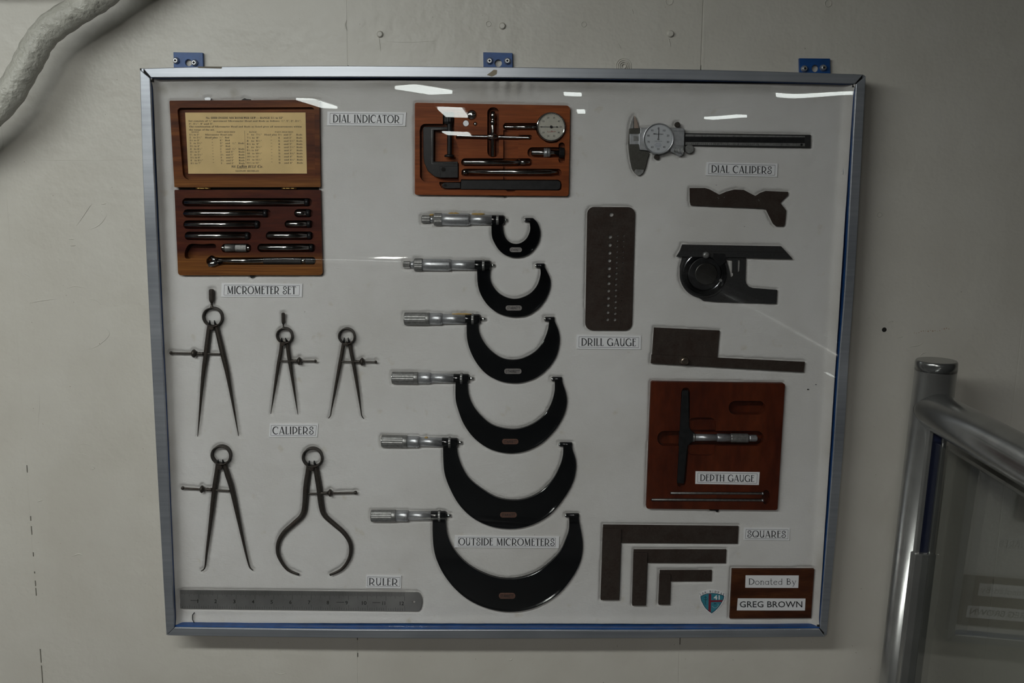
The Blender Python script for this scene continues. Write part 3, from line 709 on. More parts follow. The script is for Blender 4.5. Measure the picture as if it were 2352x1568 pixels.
name_card('RULER', [(841.7, 1320.8), (922, 1321.9), (920.7, 1350.7), (840, 1349.4)], 'white card reading RULER, above the steel ruler', margin=(0.085, 0))
name_card('OUTSIDE MICROMETERS', [(1044.9, 1229.7), (1284.5, 1231.9), (1283.4, 1258.6), (1043.8, 1256.8)], 'white card reading OUTSIDE MICROMETERS, inside the largest crescent frame', margin=(0.04, 0), fs=0.66)
name_card('DRILL GAUGE', [(1325, 768.8), (1472.6, 771), (1471.9, 802), (1324, 801)], 'white card reading DRILL GAUGE, under the perforated plate', fs=0.58)
name_card('DIAL CALIPERS', [(1623, 372), (1786.5, 375.6), (1785, 406.4), (1621, 402.6)], 'white card reading DIAL CALIPERS, under the dial caliper', fs=0.60)
name_card('SQUARES', [(1710, 1212), (1814, 1212.9), (1813, 1240.7), (1708, 1239.5)], 'white card reading SQUARES, right of the largest square', fs=0.62)

# ------------------------------------------------------------------ wooden boxes with pockets
def cutters(block, cuts, yfront):
    """cuts: (outline px, depth) - pocket cut to the depth behind the front face"""
    tmp = []
    for k, (pts, depth) in enumerate(cuts):
        m = MB(); m.prism(XZ(pts, yfront), yfront - 0.004, yfront + depth)
        c = m.obj('cut', BLUE); tmp.append(c)
        bo = block.modifiers.new('c%d' % k, 'BOOLEAN'); bo.object = c; bo.solver = 'EXACT'; bo.operation = 'DIFFERENCE'
    bpy.context.view_layer.update()
    me = bpy.data.meshes.new_from_object(block.evaluated_get(bpy.context.evaluated_depsgraph_get()))
    block.modifiers.clear(); block.data = me
    while len(me.materials) > 1: me.materials.pop()
    for p in me.polygons: p.material_index = 0
    for c in tmp: bpy.data.objects.remove(c)
    return block
def rod(p0, p1, r, Y, prof, name, label, mat, cat='rod', group=None, extra=None, n=20):
    """turned rod lying in a pocket: p0,p1 px; r px"""
    s_ = SC(*p0, Y); a, b = P(*p0, Y), P(*p1, Y)
    t = thing(name, label, cat, (a + b) / 2, group)
    for nm, pr, mt, kn in prof:
        m = MB(); m.lathe(a, b, [(t_, rr * r * s_) for t_, rr in pr], n if not kn else 36, kn)
        m.obj(nm, mt, t, 0.0 if kn else 0.0)
    return t
# --- inside micrometer set: lid and base
z1 = Z(370, 210, 5.88); z2 = Z(370, 420, 5.88)
YB1 = FS - 0.0115      # front of the boxes
boxO = thing('micrometer_set_case', 'open hinged wooden case, lid up, with rod slots and a printed card', 'wooden case', P(566, 430, FELT))
m = MB(); m.prism(XZ(rrect([(389, 231), (733, 229), (736, 429.5), (400.6, 430)], [3, 3, 2, 2]), YB1), YB1, FS + 0.0076)
lid = m.obj('lid', WOODLID, boxO)
cutters(lid, [(rrect([(407, 247.5), (722, 246), (724, 412), (421, 412.5)], [8, 8, 8, 14]), 0.0068)], YB1)
m = MB(); m.prism(XZ(rrect([(400.6, 436), (735.8, 436), (740.8, 631.7), (409, 632)], [2, 2, 7, 7]), YB1), YB1, FS + 0.0076)
base = m.obj('base', WOODBASE, boxO)
tear = [z2(*p) for p in cr([(400, 822), (560, 828), (700, 820), (742, 850), (715, 905), (640, 930), (530, 965), (390, 1022), (330, 1015), (318, 950), (345, 870)], 4, True)]
hs = [z2(*p) for p in cr([(640, 1000), (690, 978), (740, 1000), (800, 1008)], 3)] + [z2(2060, 1000), z2(2088, 1025), z2(2088, 1075), z2(2065, 1103)] + [z2(*p) for p in cr([(860, 1108), (780, 1120), (720, 1142), (660, 1130), (615, 1080), (615, 1030)], 3)]
cutters(base, [(slot(285, 205, 2040, 318, z2), .0095), (slot(300, 355, 1485, 468, z2), .0085), (slot(1798, 353, 2052, 465, z2), .0085),
               (slot(300, 505, 1350, 622, z2), .0085), (slot(1668, 505, 2060, 608, z2), .0085), (slot(318, 658, 1222, 773, z2), .0085), (slot(1415, 655, 2060, 770, z2), .0085),
               (tear, .0125), (slot(812, 820, 1218, 942, z2), .0085), (slot(1300, 820, 2088, 935, z2), .0085), (hs, .0085)], YB1)
m = MB(); m.prism(XZ([(401, 429), (735.8, 429), (735.8, 437), (401, 437)], FS - 0.004), FS - 0.004, FS); m.obj('hinge_gap', BLACKGAP, boxO)
for x0, x1 in ((450, 484), (647, 681)):
    m = MB(); m.lathe(P(x0, 432.6, YB1 + .001), P(x1, 432.6, YB1 + .001), [(0, .0011), (.3, .0011), (.31, .0009), (.33, .0011), (.64, .0011), (.65, .0009), (.67, .0011), (1, .0011)], 12)
    m.obj('hinge', BRASS, boxO)
# the wood runs to a lighter, golden grain along the lower rails of lid and base
def golden(mat, px_row, soft=0.004):
    t = mat.node_tree; b = t.nodes['Principled BSDF']; old = b.inputs['Base Color'].links[0].from_socket
    g = N(t, 'ShaderNodeTexCoord'); sep = N(t, 'ShaderNodeSeparateXYZ'); t.links.new(g.outputs['Object'], sep.inputs[0])
    z0 = P(566, px_row, YB1).z - boxO.location.z
    mr = N(t, 'ShaderNodeMapRange'); mr.inputs['From Min'].default_value = z0 + soft; mr.inputs['From Max'].default_value = z0 - soft
    t.links.new(sep.outputs['Z'], mr.inputs['Value'])
    n = noise(t, coords(t, (10, 10, 520)), 1.0, 4, .6)
    gold = ramp(t, n, [(0.3, (0.10, 0.030, 0.006)), (0.55, (0.19, 0.070, 0.014)), (0.75, (0.30, 0.125, 0.028))])
    t.links.new(mixc(t, mr.outputs[0], old, gold), b.inputs['Base Color'])
golden(WOODLID, 410); golden(WOODBASE, 588, 0.006)
# latch hardware at the top of the lid and front of the base
m = MB(); m.prism(XZ([(469, 224), (474, 222.5), (482, 223), (485, 226), (484, 231), (470, 231)], YB1 + .002), YB1 + .002, YB1 + .004); m.obj('latch', SATIN, boxO, .0005)
m = MB(); m.prism(XZ([(558, 227), (562, 225), (566, 227), (576, 228), (576, 231), (552, 231)], YB1 + .004), YB1 + .004, YB1 + .006); m.obj('latch', BLKMET, boxO, .0005)
m = MB(); m.prism(XZ([(573, 630), (590, 631), (583, 636), (577, 639), (574, 636)], YB1 + .003), YB1 + .003, YB1 + .005); m.obj('latch', BLKMET, boxO, .0005)
# printed card in the lid
YC = YB1 + 0.0063
m = MB(); m.prism(XZ([(425.3, 258.5), (701.6, 258.3), (705, 398.4), (432.6, 398.8)], YC), YC, YC + 0.0006)
card = m.obj('printed_card', CARD, boxO)
m = MB(); Yt = YC - 0.00008
def L_(s, x0, x1, y, h=22, b=0.004, f=serif, tilt=0.0):
    a = z1(x0, y + h / 2); c = z1(x1, y + h / 2 + tilt); text_px(m, f(s), a, c, h / 5.88, Yt, b)
L_('No. 680B INSIDE MICROMETER SET — RANGE 1½ to 12"', 605, 1645, 356, 25, .012)
L_('Set consists of ½" movement Micrometer Head and Rods as follows: ½", 1", 2", 2½",', 370, 1892, 398, 22)
L_('3", 3½", 4" and 5".', 372, 705, 437, 21)
L_('The combination of Micrometer Head and Rods as listed gives all measurements within', 376, 1898, 474, 22)
L_('the range of the set.', 378, 722, 516, 21)
for s_, a, b in (('RANGE', 412, 510), ('PARTS REQUIRED', 750, 998), ('RANGE', 1190, 1292), ('PARTS REQUIRED', 1538, 1783)): L_(s_, a, b, 547, 17)
Lr = ['1½ to 2"', '2   to 2½"', '2½ to 3"', '3   to 3½"', '3½ to 4"', '4   to 4½"', '4½ to 5"', '5   to 5½"', '5½ to 6"', '6   to 6½"', '6½ to 7"']
Lp = [None, None, ('1"', 'Rod', ''), ('1"', 'and', '½"'), ('2"', 'Rod', ''), ('2', 'and', '½"'), ('2', 'and 1"', ''), ('2½', 'and 1"', ''), ('3', 'and 1"', ''), ('3½', 'and 1"', ''), ('3', 'and 2"', '')]
for k in range(11):
    y = 583 + 38.6 * k; x = 380 + 2.0 * k
    L_(Lr[k], x, x + (165 if k % 2 else 135), y, 21)
    if k == 0: L_('Micrometer Head only', 592, 965, y, 21)
    elif k == 1: L_('Head plus', 592, 765, y, 21); L_('½"', 790, 832, y, 21); L_('Rod', 862, 920, y, 21)
    else:
        L_('"', 680 + 2 * k, 694 + 2 * k, y - 4, 21)
        a, b, c = Lp[k]; L_(a, 788 + 2 * k, (826 if len(a) > 1 else 803) + 2 * k, y, 21); L_(b, 862 + 2 * k, (964 if len(b) > 4 else 925) + 2 * k, y, 21)
        if c: L_(c, 960, 1010, y, 21)
        if b != 'Rod': L_('Rods', 1040 + k, 1120 + k, y, 21)
Rr = ['7   to  7½"', '7½ to  8"', '8   to  8½"', '8½ to  9"', '9   to  9½"', '9½ to 10"', '10   to 10½"', '10½ to 11"', '11   to 11½"', '11½ to 12"']
Rp = [('3½', 'and 2"'), ('4', 'and 2"'), ('5', 'and 1½"'), ('4', 'and 3"'), ('5', 'and 2½"'), ('5', 'and 3"'), ('5', 'and 3½"'), ('5', 'and 4"'), ('5', 'and 4½"'), ('5', 'and 4"')]
for k in range(10):
    y = 583 + 42.3 * k; x = 1158
    L_(Rr[k], x, x + (200 if k % 2 == 0 else 165), y, 21)
    if k == 0: L_('Head plus', 1395, 1565, y, 21)
    else: L_('"', 1480 + k, 1494 + k, y - 4, 21)
    a, b = Rp[k]; L_(a, 1578 + k, (1630 if len(a) > 1 else 1602) + k, y, 21); L_(b, 1655 + k, (1800 if '½' in b else 1765) + k, y, 21); L_('Rods', 1825 + k, 1905 + k, y, 21)
L_('THE', 950, 1010, 1014, 27, .01, serif_it); L_('Lufkin', 1022, 1160, 1010, 36, .012, serif_it); L_('RULE', 1172, 1285, 1014, 34, .012, serif_it); L_('Co.', 1303, 1377, 1012, 38, .012, serif_it)
L_('SAGINAW, MICHIGAN', 1005, 1320, 1073, 20, .01)
a, b = P(*z1(1022, 1036), Yt), P(*z1(1165, 1036), Yt); m.ribbon([a, b], 0.0003)
a, b = P(*z1(1127, 530), Yt), P(*z1(1146, 975), Yt); m.ribbon([a, b], 0.0003)
m.obj('print', BROWNINK, card)
# rods lying in the slots
YRD = YB1 + 0.0042
plainrod = [('shaft', [(0, .7), (0.01, 1), (0.90, 1)], RODM, 0), ('end_cap', [(0.90, 1.04), (0.99, 1.04), (1, .8)], BLKMET, 0)]
def rodprof(L, cap=45):
    c = 1 - cap / L
    return [('shaft', [(0, .75), (min(.03, 6 / L), 1), (c, 1)], RODM, 0), ('end_cap', [(c, 1.05), (0.995, 1.05), (1, .85)], BLKMET, 0)]
for x0, x1, y, w in ((320, 1992, 262, 'the longest, in the top slot'), (305, 1432, 413, 'second longest, in the second slot'), (325, 1322, 562, 'in the third slot at left'), (335, 1190, 715, 'in the fourth slot at left'),
                     (1812, 2012, 408, 'the shortest, at the end of the second row'), (1690, 2022, 556, 'short, at the end of the third row'), (1435, 2030, 712, 'at the end of the fourth row'), (1325, 2055, 873, 'in the fifth row at right')):
    rod(z2(x0, y), z2(x1, y), 46 / 5.88, YRD, rodprof(x1 - x0), 'extension_rod', 'dark steel extension rod ' + w, RODM, 'rod', 'extension rods in the micrometer set')
t = rod(z2(812, 878), z2(1212, 880), 50 / 5.88, YRD, [('spindle', [(0, .6), (.05, .9), (.14, .95)], RODM, 0), ('sleeve', [(.14, 1.1), (.18, 1.12), (.5, 1.02)], SATIN2, 0), ('thimble', [(.5, 1.08), (.86, 1.08)], SATIN2, .05), ('anvil', [(.86, .85), (.97, .8), (1, .6)], RODM, 0)],
        'inside_micrometer', 'short knurled inside micrometer in the fifth row of the wooden case', SATIN2, 'micrometer')
t = rod(z2(740, 1050), z2(2075, 1052), 44 / 5.88, YRD, [('shaft', [(0, .9), (.49, .95)], RODM, 0), ('grip', [(.487, 1.02), (.862, 1.02)], BLKMET, .06), ('neck', [(.862, .8), (.91, .8)], RODM, 0), ('knob', [(.91, 1.0), (.985, 1.0), (1, .8)], BLKMET, .05)],
        'handle', 'long dark extension handle with forked end in the bottom slot', BLKMET, 'handle')
m = MB(); m.tube([P(*z2(672, 1000), YRD - .002), P(*z2(710, 1032), YRD - .003), P(*z2(760, 1046), YRD - .003)], [.0022, .0026, .0034], 10)
m.tube([P(*z2(650, 1110), YRD), P(*z2(700, 1092), YRD), P(*z2(770, 1060), YRD)], [.005, .0052, .005], 10)
m.obj('fork', RODM, t)

# --- dial indicator box
z3 = Z(930, 210, 5.88)
YB2 = FS - 0.0120
dbx = thing('dial_indicator_case', 'orange-brown wooden case holding clamp, rods and round dial indicator', 'wooden case', P(1130, 343, FELT))
m = MB(); m.prism(XZ(rrect([z3(133, 150), z3(2232, 190), z3(2212, 1412), z3(133, 1395)], [5, 9, 6, 5]), YB2), YB2, FS + .0076)
blk = m.obj('block', WOODDIAL, dbx)
clampP = [z3(*p) for p in [(240, 445), (262, 437), (512, 436), (512, 300), (530, 275), (650, 275), (668, 300), (668, 640), (700, 690), (730, 780), (730, 1212), (260, 1216), (225, 1190), (203, 1150), (200, 520), (212, 470)]]
bar_p = [z3(*p) for p in [(465, 1222), (750, 1222), (760, 1186), (2070, 1192), (2108, 1215), (2118, 1262), (2112, 1320), (2080, 1338), (540, 1325), (492, 1300), (466, 1250)]]
cuts = [(clampP, .0110), (circ(905, 318, 68, z3), .004), (circ(824, 430, 44, z3), .004), (circ(952, 438, 28, z3, 16), .004),
        (slot(1113, 212, 1272, 888, z3), .0115), (slot(690, 585, 1718, 652, z3), .0065), (slot(1325, 425, 1860, 522, z3), .0075),
        (circ(1972, 485, 205, z3, 36), .0115), ([z3(*p) for p in [(1800, 560), (2150, 560), (2110, 640), (2050, 690), (1960, 700), (1900, 685)]], .0114),
        (slot(1330, 522, 1530, 1188, z3, 4), .0055), (slot(1655, 752, 2120, 895, z3), .0085), (slot(2075, 688, 2160, 968, z3), .0095),
        (slot(760, 903, 1720, 1008, z3), .0080), (slot(762, 1043, 2115, 1150, z3), .0080), (bar_p, .0075), (circ(1430, 1320, 68, z3, 20, 42), .0072)]
cutters(blk, cuts, YB2)
m = MB(); m.prism(XZ([z3(*p) for p in [(1100, 1402), (1380, 1402), (1370, 1420), (1345, 1432), (1320, 1418), (1180, 1414)]], YB2 + .004), YB2 + .004, YB2 + .006); m.obj('latch', BLKMET, dbx)
# clamp
YK = YB2 + 0.001
cl_ = thing('clamp', 'black C-shaped clamp with upright screw, at the left of the orange case', 'clamp', P(*z3(480, 800), YK))
fr = [z3(*p) for p in [(247, 500), (262, 475), (512, 478), (640, 478), (640, 520), (390, 524), (388, 945), (715, 945), (718, 1120), (700, 1165), (480, 1168), (400, 1150), (310, 1075), (262, 970), (250, 880)]]
m = MB(); m.prism(XZ(fr, YK), YK, YK + .0062); m.obj('frame', BLKMET, cl_, .0006, 2)
m = MB(); s3 = SC(*z3(500, 800), YK)
m.tube([P(*z3(640, 508), YK), P(*z3(362, 508), YK), P(*z3(362, 975), YK), P(*z3(700, 975), YK)], .0005, 6); m.obj('inner_rib', SATIN2, cl_)
m = MB(); m.prism(XZ([z3(*p) for p in [(470, 1005), (718, 1005), (718, 1165), (480, 1165)]], YK - .0012), YK - .0012, YK + .002); m.obj('jaw_block', BLKMET, cl_, .0005)
c = P(*z3(522, 1052), YK - .0013); m = MB(); m.lathe((c.x, YK - .0014, c.z), (c.x, YK, c.z), [(0, 30 / 5.88 * s3), (1, 30 / 5.88 * s3)], 20); m.obj('bore', BLACKGAP, cl_)
m = MB(); m.lathe(P(*z3(604, 400), YK + .001), P(*z3(604, 880), YK + .001), [(i / 60, (36 if i % 2 else 32) / 5.88 * s3) for i in range(61)], 16); m.obj('screw', BLKMET, cl_)
m = MB(); m.lathe(P(*z3(590, 285), YK + .002), P(*z3(592, 440), YK + .002), [(0, 60 / 5.88 * s3), (.06, 72 / 5.88 * s3), (.8, 72 / 5.88 * s3), (1, 50 / 5.88 * s3)], 32, .06); m.obj('knob', BLKMET, cl_)
m = MB(); m.lathe(P(*z3(600, 848), YK + .001), P(*z3(600, 886), YK + .001), [(0, 40 / 5.88 * s3), (.4, 70 / 5.88 * s3), (1, 66 / 5.88 * s3)], 24); m.obj('foot', BLKMET, cl_)
# small discs
for (x, y, r, mt, lb) in ((905, 318, 64, CHROME, 'largest polished domed contact button beside the clamp knob'), (824, 430, 42, SATIN, 'flat grey contact button with a nick, below the large one'), (952, 438, 25, CHROME, 'tiny polished contact button below the largest one')):
    q_ = P(*z3(x, y), YB2 + .0005); s_ = SC(*z3(x, y), YB2); m = MB(); R_ = r / 5.88 * s_
    if mt is CHROME: m.lathe((q_.x, YB2 + .004, q_.z), (q_.x, YB2 - .001, q_.z), [(0, R_), (.5, R_), (.7, R_ * .93), (.85, R_ * .75), (.95, R_ * .45), (1, R_ * .1)], 28)
    else: m.lathe((q_.x, YB2 + .004, q_.z), (q_.x, YB2 + .0004, q_.z), [(0, R_), (.8, R_), (1, R_ * .9)], 28)
    tag(m.obj('contact_button', mt), lb, 'button')
# upright spindle with cross rod
sp = thing('swivel_holder', 'dark polished upright holder crossed by a thin rod, in the orange case', 'tool', P(*z3(1185, 600), YB2))
YS = YB2 + .003
m = MB(); m.lathe(P(*z3(1190, 270), YS), P(*z3(1185, 885), YS), [(0, 22 / 5.88 * s3), (.06, 34 / 5.88 * s3), (.13, 38 / 5.88 * s3), (.17, 24 / 5.88 * s3), (.2, 36 / 5.88 * s3), (.25, 42 / 5.88 * s3), (.29, 28 / 5.88 * s3), (.31, 30 / 5.88 * s3), (.98, 30 / 5.88 * s3), (1, 22 / 5.88 * s3)], 24); m.obj('stem', RODM, sp)
m = MB(); m.lathe(P(*z3(1110, 606), YS - .001), P(*z3(1260, 608), YS - .001), [(0, 24 / 5.88 * s3), (.15, 34 / 5.88 * s3), (.5, 50 / 5.88 * s3), (.85, 34 / 5.88 * s3), (1, 24 / 5.88 * s3)], 24); m.obj('swivel', RODM, sp)
m = MB(); m.lathe(P(*z3(700, 600), YS - .001), P(*z3(1690, 626), YS - .001), [(0, 14 / 5.88 * s3), (.01, 20 / 5.88 * s3), (.96, 21 / 5.88 * s3), (.97, 26 / 5.88 * s3), (.995, 26 / 5.88 * s3), (1, 18 / 5.88 * s3)], 14); m.obj('cross_rod', RODM, sp)
m = MB(); q_ = P(*z3(1182, 605), YS - .0065); m.ball(q_, .0022, 12); m.obj('pin', CHROME, sp)
# dial indicator
di = thing('dial_indicator', 'round dial indicator with aged face and side stem, in the orange case', 'dial indicator', P(*z3(1972, 478), YB2))
c = P(*z3(1975, 478), YB2 - .003); R_ = 194 / 5.88 * SC(*z3(1975, 478), YB2 - .003)
m = MB(); m.lathe((c.x, YB2 + .009, c.z), (c.x, YB2 - .002, c.z), [(0, R_ * .97), (.95, R_ * .97), (1, R_ * .97)], 48); m.obj('body', BLKMET, di)
m = MB(); m.ring(c, R_, R_ * .90, YB2 - .0042, YB2 + .001, 64); m.obj('bezel', CHROME, di, .0006, 2)
m = MB(); m.lathe((c.x, YB2 - .0020, c.z), (c.x, YB2 - .0026, c.z), [(0, R_ * .91), (1, R_ * .91)], 48); face = m.obj('face', DIALY, di)
fy = YB2 - .0027
m = MB()
for i in range(100):
    an = 2 * math.pi * i / 100; L_n = .09 if i % 10 == 0 else .055 if i % 5 == 0 else .035
    d_ = Vector((math.cos(an), 0, math.sin(an))); cc = Vector((c.x, fy, c.z))
    m.ribbon([cc + d_ * R_ * .84, cc + d_ * R_ * (.84 - L_n)], .00022)
m.obj('graduations', INK, face)
m = MB(); DC = z3(1975, 478)
def dnum(m, s, cx, cy, ang, rad, h, Yt, rot, w=None):
    x = cx + math.sin(ang) * rad; y = cy - math.cos(ang) * rad
    w = w or h * .62 * len(s); ux, uy = math.cos(rot), math.sin(rot); nx, ny = -math.sin(rot), math.cos(rot)
    bx, by = x + nx * h / 2, y + ny * h / 2
    text_px(m, s, (bx - ux * w / 2, by - uy * w / 2), (bx + ux * w / 2, by + uy * w / 2), h, Yt, .01)
for k, s in enumerate(['0', '10', '20', '30', '40', '50', '40', '30', '20', '10']):
    a_ = 2 * math.pi * k / 10 - math.pi / 2; dnum(m, s, DC[0], DC[1], a_, 22, 4.0, fy, a_ * 0.0)
m.obj('numerals', INK, face)
m = MB()
for k, (w_, y_) in enumerate(((10, -12), (15, -8), (18, -4))): text_px(m, ['.001', 'JEWELED', 'INDICATOR'][k], (DC[0] - w_ / 2, DC[1] + y_), (DC[0] + w_ / 2, DC[1] + y_), 1.8, fy)
m = MB(); text_px(m, 'Lufkin', (DC[0] - 8, DC[1] + 12.5), (DC[0] + 11, DC[1] + 12), 3.4, fy, .01); m.obj('red_print', REDINK, face)
hand = MB(); hand.ribbon([P(DC[0] - 26, DC[1] - .3, fy - .0008), P(DC[0] + 12, DC[1], fy - .0008)], .0005)
hand.ribbon([P(DC[0] + 12, DC[1], fy - .0008), P(DC[0] + 16.5, DC[1] + .1, fy - .0008)], [.0022, .0003]); hand.obj('hand', INK, di)
m = MB(); cc = P(*DC, fy); m.lathe((cc.x, fy, cc.z), (cc.x, fy - .0015, cc.z), [(0, .0017), (.7, .0017), (1, .001)], 16); m.obj('hub', BLKMET, di)
m = MB(); m.lathe((c.x, YB2 - .0036, c.z), (c.x, YB2 - .0040, c.z), [(0, R_ * .9), (1, R_ * .86)], 48); m.obj('crystal', DGLASS, di)
m = MB(); m.lathe(P(*z3(1340, 480), YB2 + .0035), P(*z3(1800, 484), YB2 + .0035), [(0, 16 / 5.88 * s3), (.03, 26 / 5.88 * s3), (.35, 26 / 5.88 * s3), (.36, 34 / 5.88 * s3), (1, 34 / 5.88 * s3)], 20); m.obj('stem', RODM, di)
# adjusting knob
ak = thing('adjusting_knob', 'dark turned knob with silver band and wide black disc, lower right of the orange case', 'knob', P(*z3(1900, 825), YB2))
m = MB(); m.lathe(P(*z3(1705, 822), YB2 + .003), P(*z3(2085, 830), YB2 + .003), [(0, 30 / 5.88 * s3), (.03, 42 / 5.88 * s3), (.45, 42 / 5.88 * s3), (.68, 46 / 5.88 * s3), (.7, 36 / 5.88 * s3), (1, 36 / 5.88 * s3)], 24); m.obj('shank', RODM, ak)
m = MB(); m.lathe(P(*z3(1876, 828), YB2 + .003), P(*z3(1962, 830), YB2 + .003), [(0, 62 / 5.88 * s3), (.12, 66 / 5.88 * s3), (.2, 60 / 5.88 * s3), (.3, 66 / 5.88 * s3), (.55, 67 / 5.88 * s3), (.62, 58 / 5.88 * s3), (.75, 66 / 5.88 * s3), (.86, 58 / 5.88 * s3), (1, 62 / 5.88 * s3)], 32); m.obj('band', SATIN, ak)
m = MB(); m.lathe(P(*z3(2083, 828), YB2 + .003), P(*z3(2152, 830), YB2 + .003), [(0, 110 / 5.88 * s3 * .6), (.15, 120 / 5.88 * s3 * .62), (1, 110 / 5.88 * s3 * .62)], 40, .04); m.obj('disc', BLKMET, ak)
rod(z3(785, 956), z3(1690, 956), 40 / 5.88, YB2 + .003, [('shaft', [(0, .6), (.012, 1), (.825, 1)], RODM, 0), ('groove', [(.825, .8), (.855, .8)], BLKMET, 0), ('tip', [(.855, 1), (.92, 1), (.93, .85), (1, .8)], RODM, 0)], 'indicator_rod', 'shorter polished steel rod, below the upright holder in the orange case', RODM)
rod(z3(785, 1085), z3(2065, 1087), 40 / 5.88, YB2 + .003, [('tip', [(0, .8), (.01, 1), (.045, 1)], RODM, 0), ('groove', [(.045, .75), (.06, .75)], BLKMET, 0), ('shaft', [(.06, 1), (.93, 1), (.935, .8), (1, .65)], RODM, 0)], 'indicator_rod', 'longer polished steel rod, above the flat black bar in the orange case', RODM)
fb = thing('flat_bar', 'long flat black bar with rounded drilled end, at the bottom of the orange case', 'bar', P(*z3(1300, 1265), YB2))
m = MB(); m.prism(XZ([z3(*p) for p in [(755, 1196), (2060, 1200), (2098, 1218), (2106, 1262), (2096, 1312), (2065, 1330), (755, 1322)]], YB2 + .001), YB2 + .001, YB2 + .006); m.obj('body', BLKMET, fb, .0006)
m = MB(); m.prism(XZ([z3(*p) for p in [(750, 1232), (750, 1308), (560, 1312), (515, 1298), (495, 1268), (515, 1238), (560, 1226)]], YB2 + .0018), YB2 + .0018, YB2 + .005); m.obj('tongue', BLKMET, fb, .0005)
q_ = P(*z3(545, 1268), YB2 + .0016); m = MB(); m.lathe((q_.x, q_.y, q_.z), (q_.x, q_.y + .001, q_.z), [(0, .0019), (1, .0019)], 16); m.obj('hole', BLACKGAP, fb)

# ------------------------------------------------------------------ outside micrometers
def micrometer(zc, name_lbl, parts, outer, inner, badge, badgem, lining=5.0, sharp_hub=True):
    """parts: dict with px ranges in close-up units"""
    sc = zc(1, 0)[0] - zc(0, 0)[0]
    x0, x1 = parts['span']; yc = parts['yc']
    YA = FS - 0.0068
    t = thing('outside_micrometer', name_lbl, 'micrometer', P(*zc((x0 + x1) / 2, yc(x0)), FS), 'outside micrometers in a column, growing downward')
    u = SC(*zc(x0, yc(x0)), YA) * sc
    def cyl(a, b, prof, nm, mat, n=32, kn=0.0, bev=0):
        m = MB(); m.lathe(P(*zc(a, yc(a)), YA), P(*zc(b, yc(b)), YA), [(t_, r * u) for t_, r in prof], n, kn); return m.obj(nm, mat, t)
    # frame
    oc = cr(outer, 6); ic = cr(inner, 6)
    hub0, hub1, hr = parts['hub']; a0_, a1_, ar = parts['anvil']
    m = MB(); NS = 72
    def resamp(path):
        L = [0]
        for i in range(1, len(path)): L.append(L[-1] + math.dist(path[i], path[i - 1]))
        out = []; j = 0
        for k in range(NS + 1):
            d = L[-1] * k / NS
            while j < len(L) - 2 and L[j + 1] < d: j += 1
            f = (d - L[j]) / max(1e-9, L[j + 1] - L[j]); out.append((path[j][0] + (path[j + 1][0] - path[j][0]) * f, path[j][1] + (path[j + 1][1] - path[j][1]) * f))
        return out
    oo, ii = resamp(oc), resamp(ic[::-1])
    yf, yb = FS - .0105, FS - .0018
    vv = []
    for k in range(NS + 1):
        A, B = oo[k], ii[k]; D = math.dist(A, B); f = min(.3, lining / D); g = min(.36, (lining + 3) / D); e_ = min(.08, 2.0 / D)
        for t_, y_ in ((0, yb), (0, yf + .0007), (e_, yf), (f, yf), (g, yf + .0015), (1 - g, yf + .0015), (1 - f, yf), (1 - e_, yf), (1, yf + .0007), (1, yb)):
            q_ = P(*zc(A[0] + (B[0] - A[0]) * t_, A[1] + (B[1] - A[1]) * t_), yf); vv.append((q_.x, y_, q_.z))
    ff = [(k * 10 + j, k * 10 + (j + 1) % 10, (k + 1) * 10 + (j + 1) % 10, (k + 1) * 10 + j) for k in range(NS) for j in range(10)]
    ff += [tuple(range(9, -1, -1)), tuple(NS * 10 + j for j in range(10))]
    m.add(vv, ff); m.obj('frame', ENAMEL, t, .0003, 1)
    cyl(hub0, hub1, [(0, hr * .98), (.03, hr), (.92, hr), (1, hr * .85)], 'hub', ENAMEL)
    cyl(a0_, a1_, [(0, ar), (.97, ar), (1, ar * .9)], 'anvil_boss', ENAMEL, 24)
    cyl(a0_ - 6 / sc * .5, a0_ + 10, [(0, ar * .8), (1, ar * .8)], 'anvil', CHROME, 20)
    rx, rw, rr = parts['ring']
    cyl(rx - rw / 2, rx + rw / 2, [(0, rr * .97), (.2, rr), (.8, rr), (1, rr * .97)], 'lock_ring', SATIN2, 40, .03)
    s0, s1, sr = parts['spindle']; cyl(s0 - 5, s1, [(0, sr), (.93, sr), (1, sr * .85)], 'spindle', CHROME, 20)
    s0, s1, sr = parts['sleeve']; cyl(s0 - 4, s1 + 2, [(0, sr), (1, sr)], 'sleeve', SATIN, 40)
    # datum line and marks along the sleeve
    m = MB()
    for k in range(9):
        xx = s1 - (s1 - s0) * (k + .5) / 9 * .5 - 8
        q_ = P(*zc(xx, yc(xx)), YA - sr * u * 1.003); m.ribbon([q_ + Vector((0, 0, .0002)), q_ + Vector((0, 0, .0013))], .0002)
    m.obj('graduations', INK, t)
    for nm, a, b, prof, mat, kn in parts['thimble']: cyl(a, b, prof, nm, mat, 44 if kn else 36, kn)
    ta, tb, tr = parts['scale']
    m = MB()
    for k in range(11):
        th = -1.25 + k * .25
        a_ = P(*zc(tb - 2, yc(tb)), YA); b_ = P(*zc(tb - (22 if k % 5 == 0 else 14), yc(tb)), YA)
        o_ = Vector((0, -math.cos(th), math.sin(th))) * tr * u * 1.004
        m.ribbon([a_ + o_, b_ + o_], .00022)
    for k in range(3):
        th = -.8 + k * .75; o_ = Vector((0, -math.cos(th), math.sin(th))) * tr * u * 1.006
        for dx in (-30, -36): 
            a_ = P(*zc(tb + dx, yc(tb)), YA) + o_; m.ribbon([a_ - Vector((0, 0, .0008)), a_ + Vector((0, 0, .0008))], .0003)
    m.obj('thimble_scale', INK, t)
    # badge
    bx0, by0, bx1, by1 = badge
    yb_ = yf + .0014
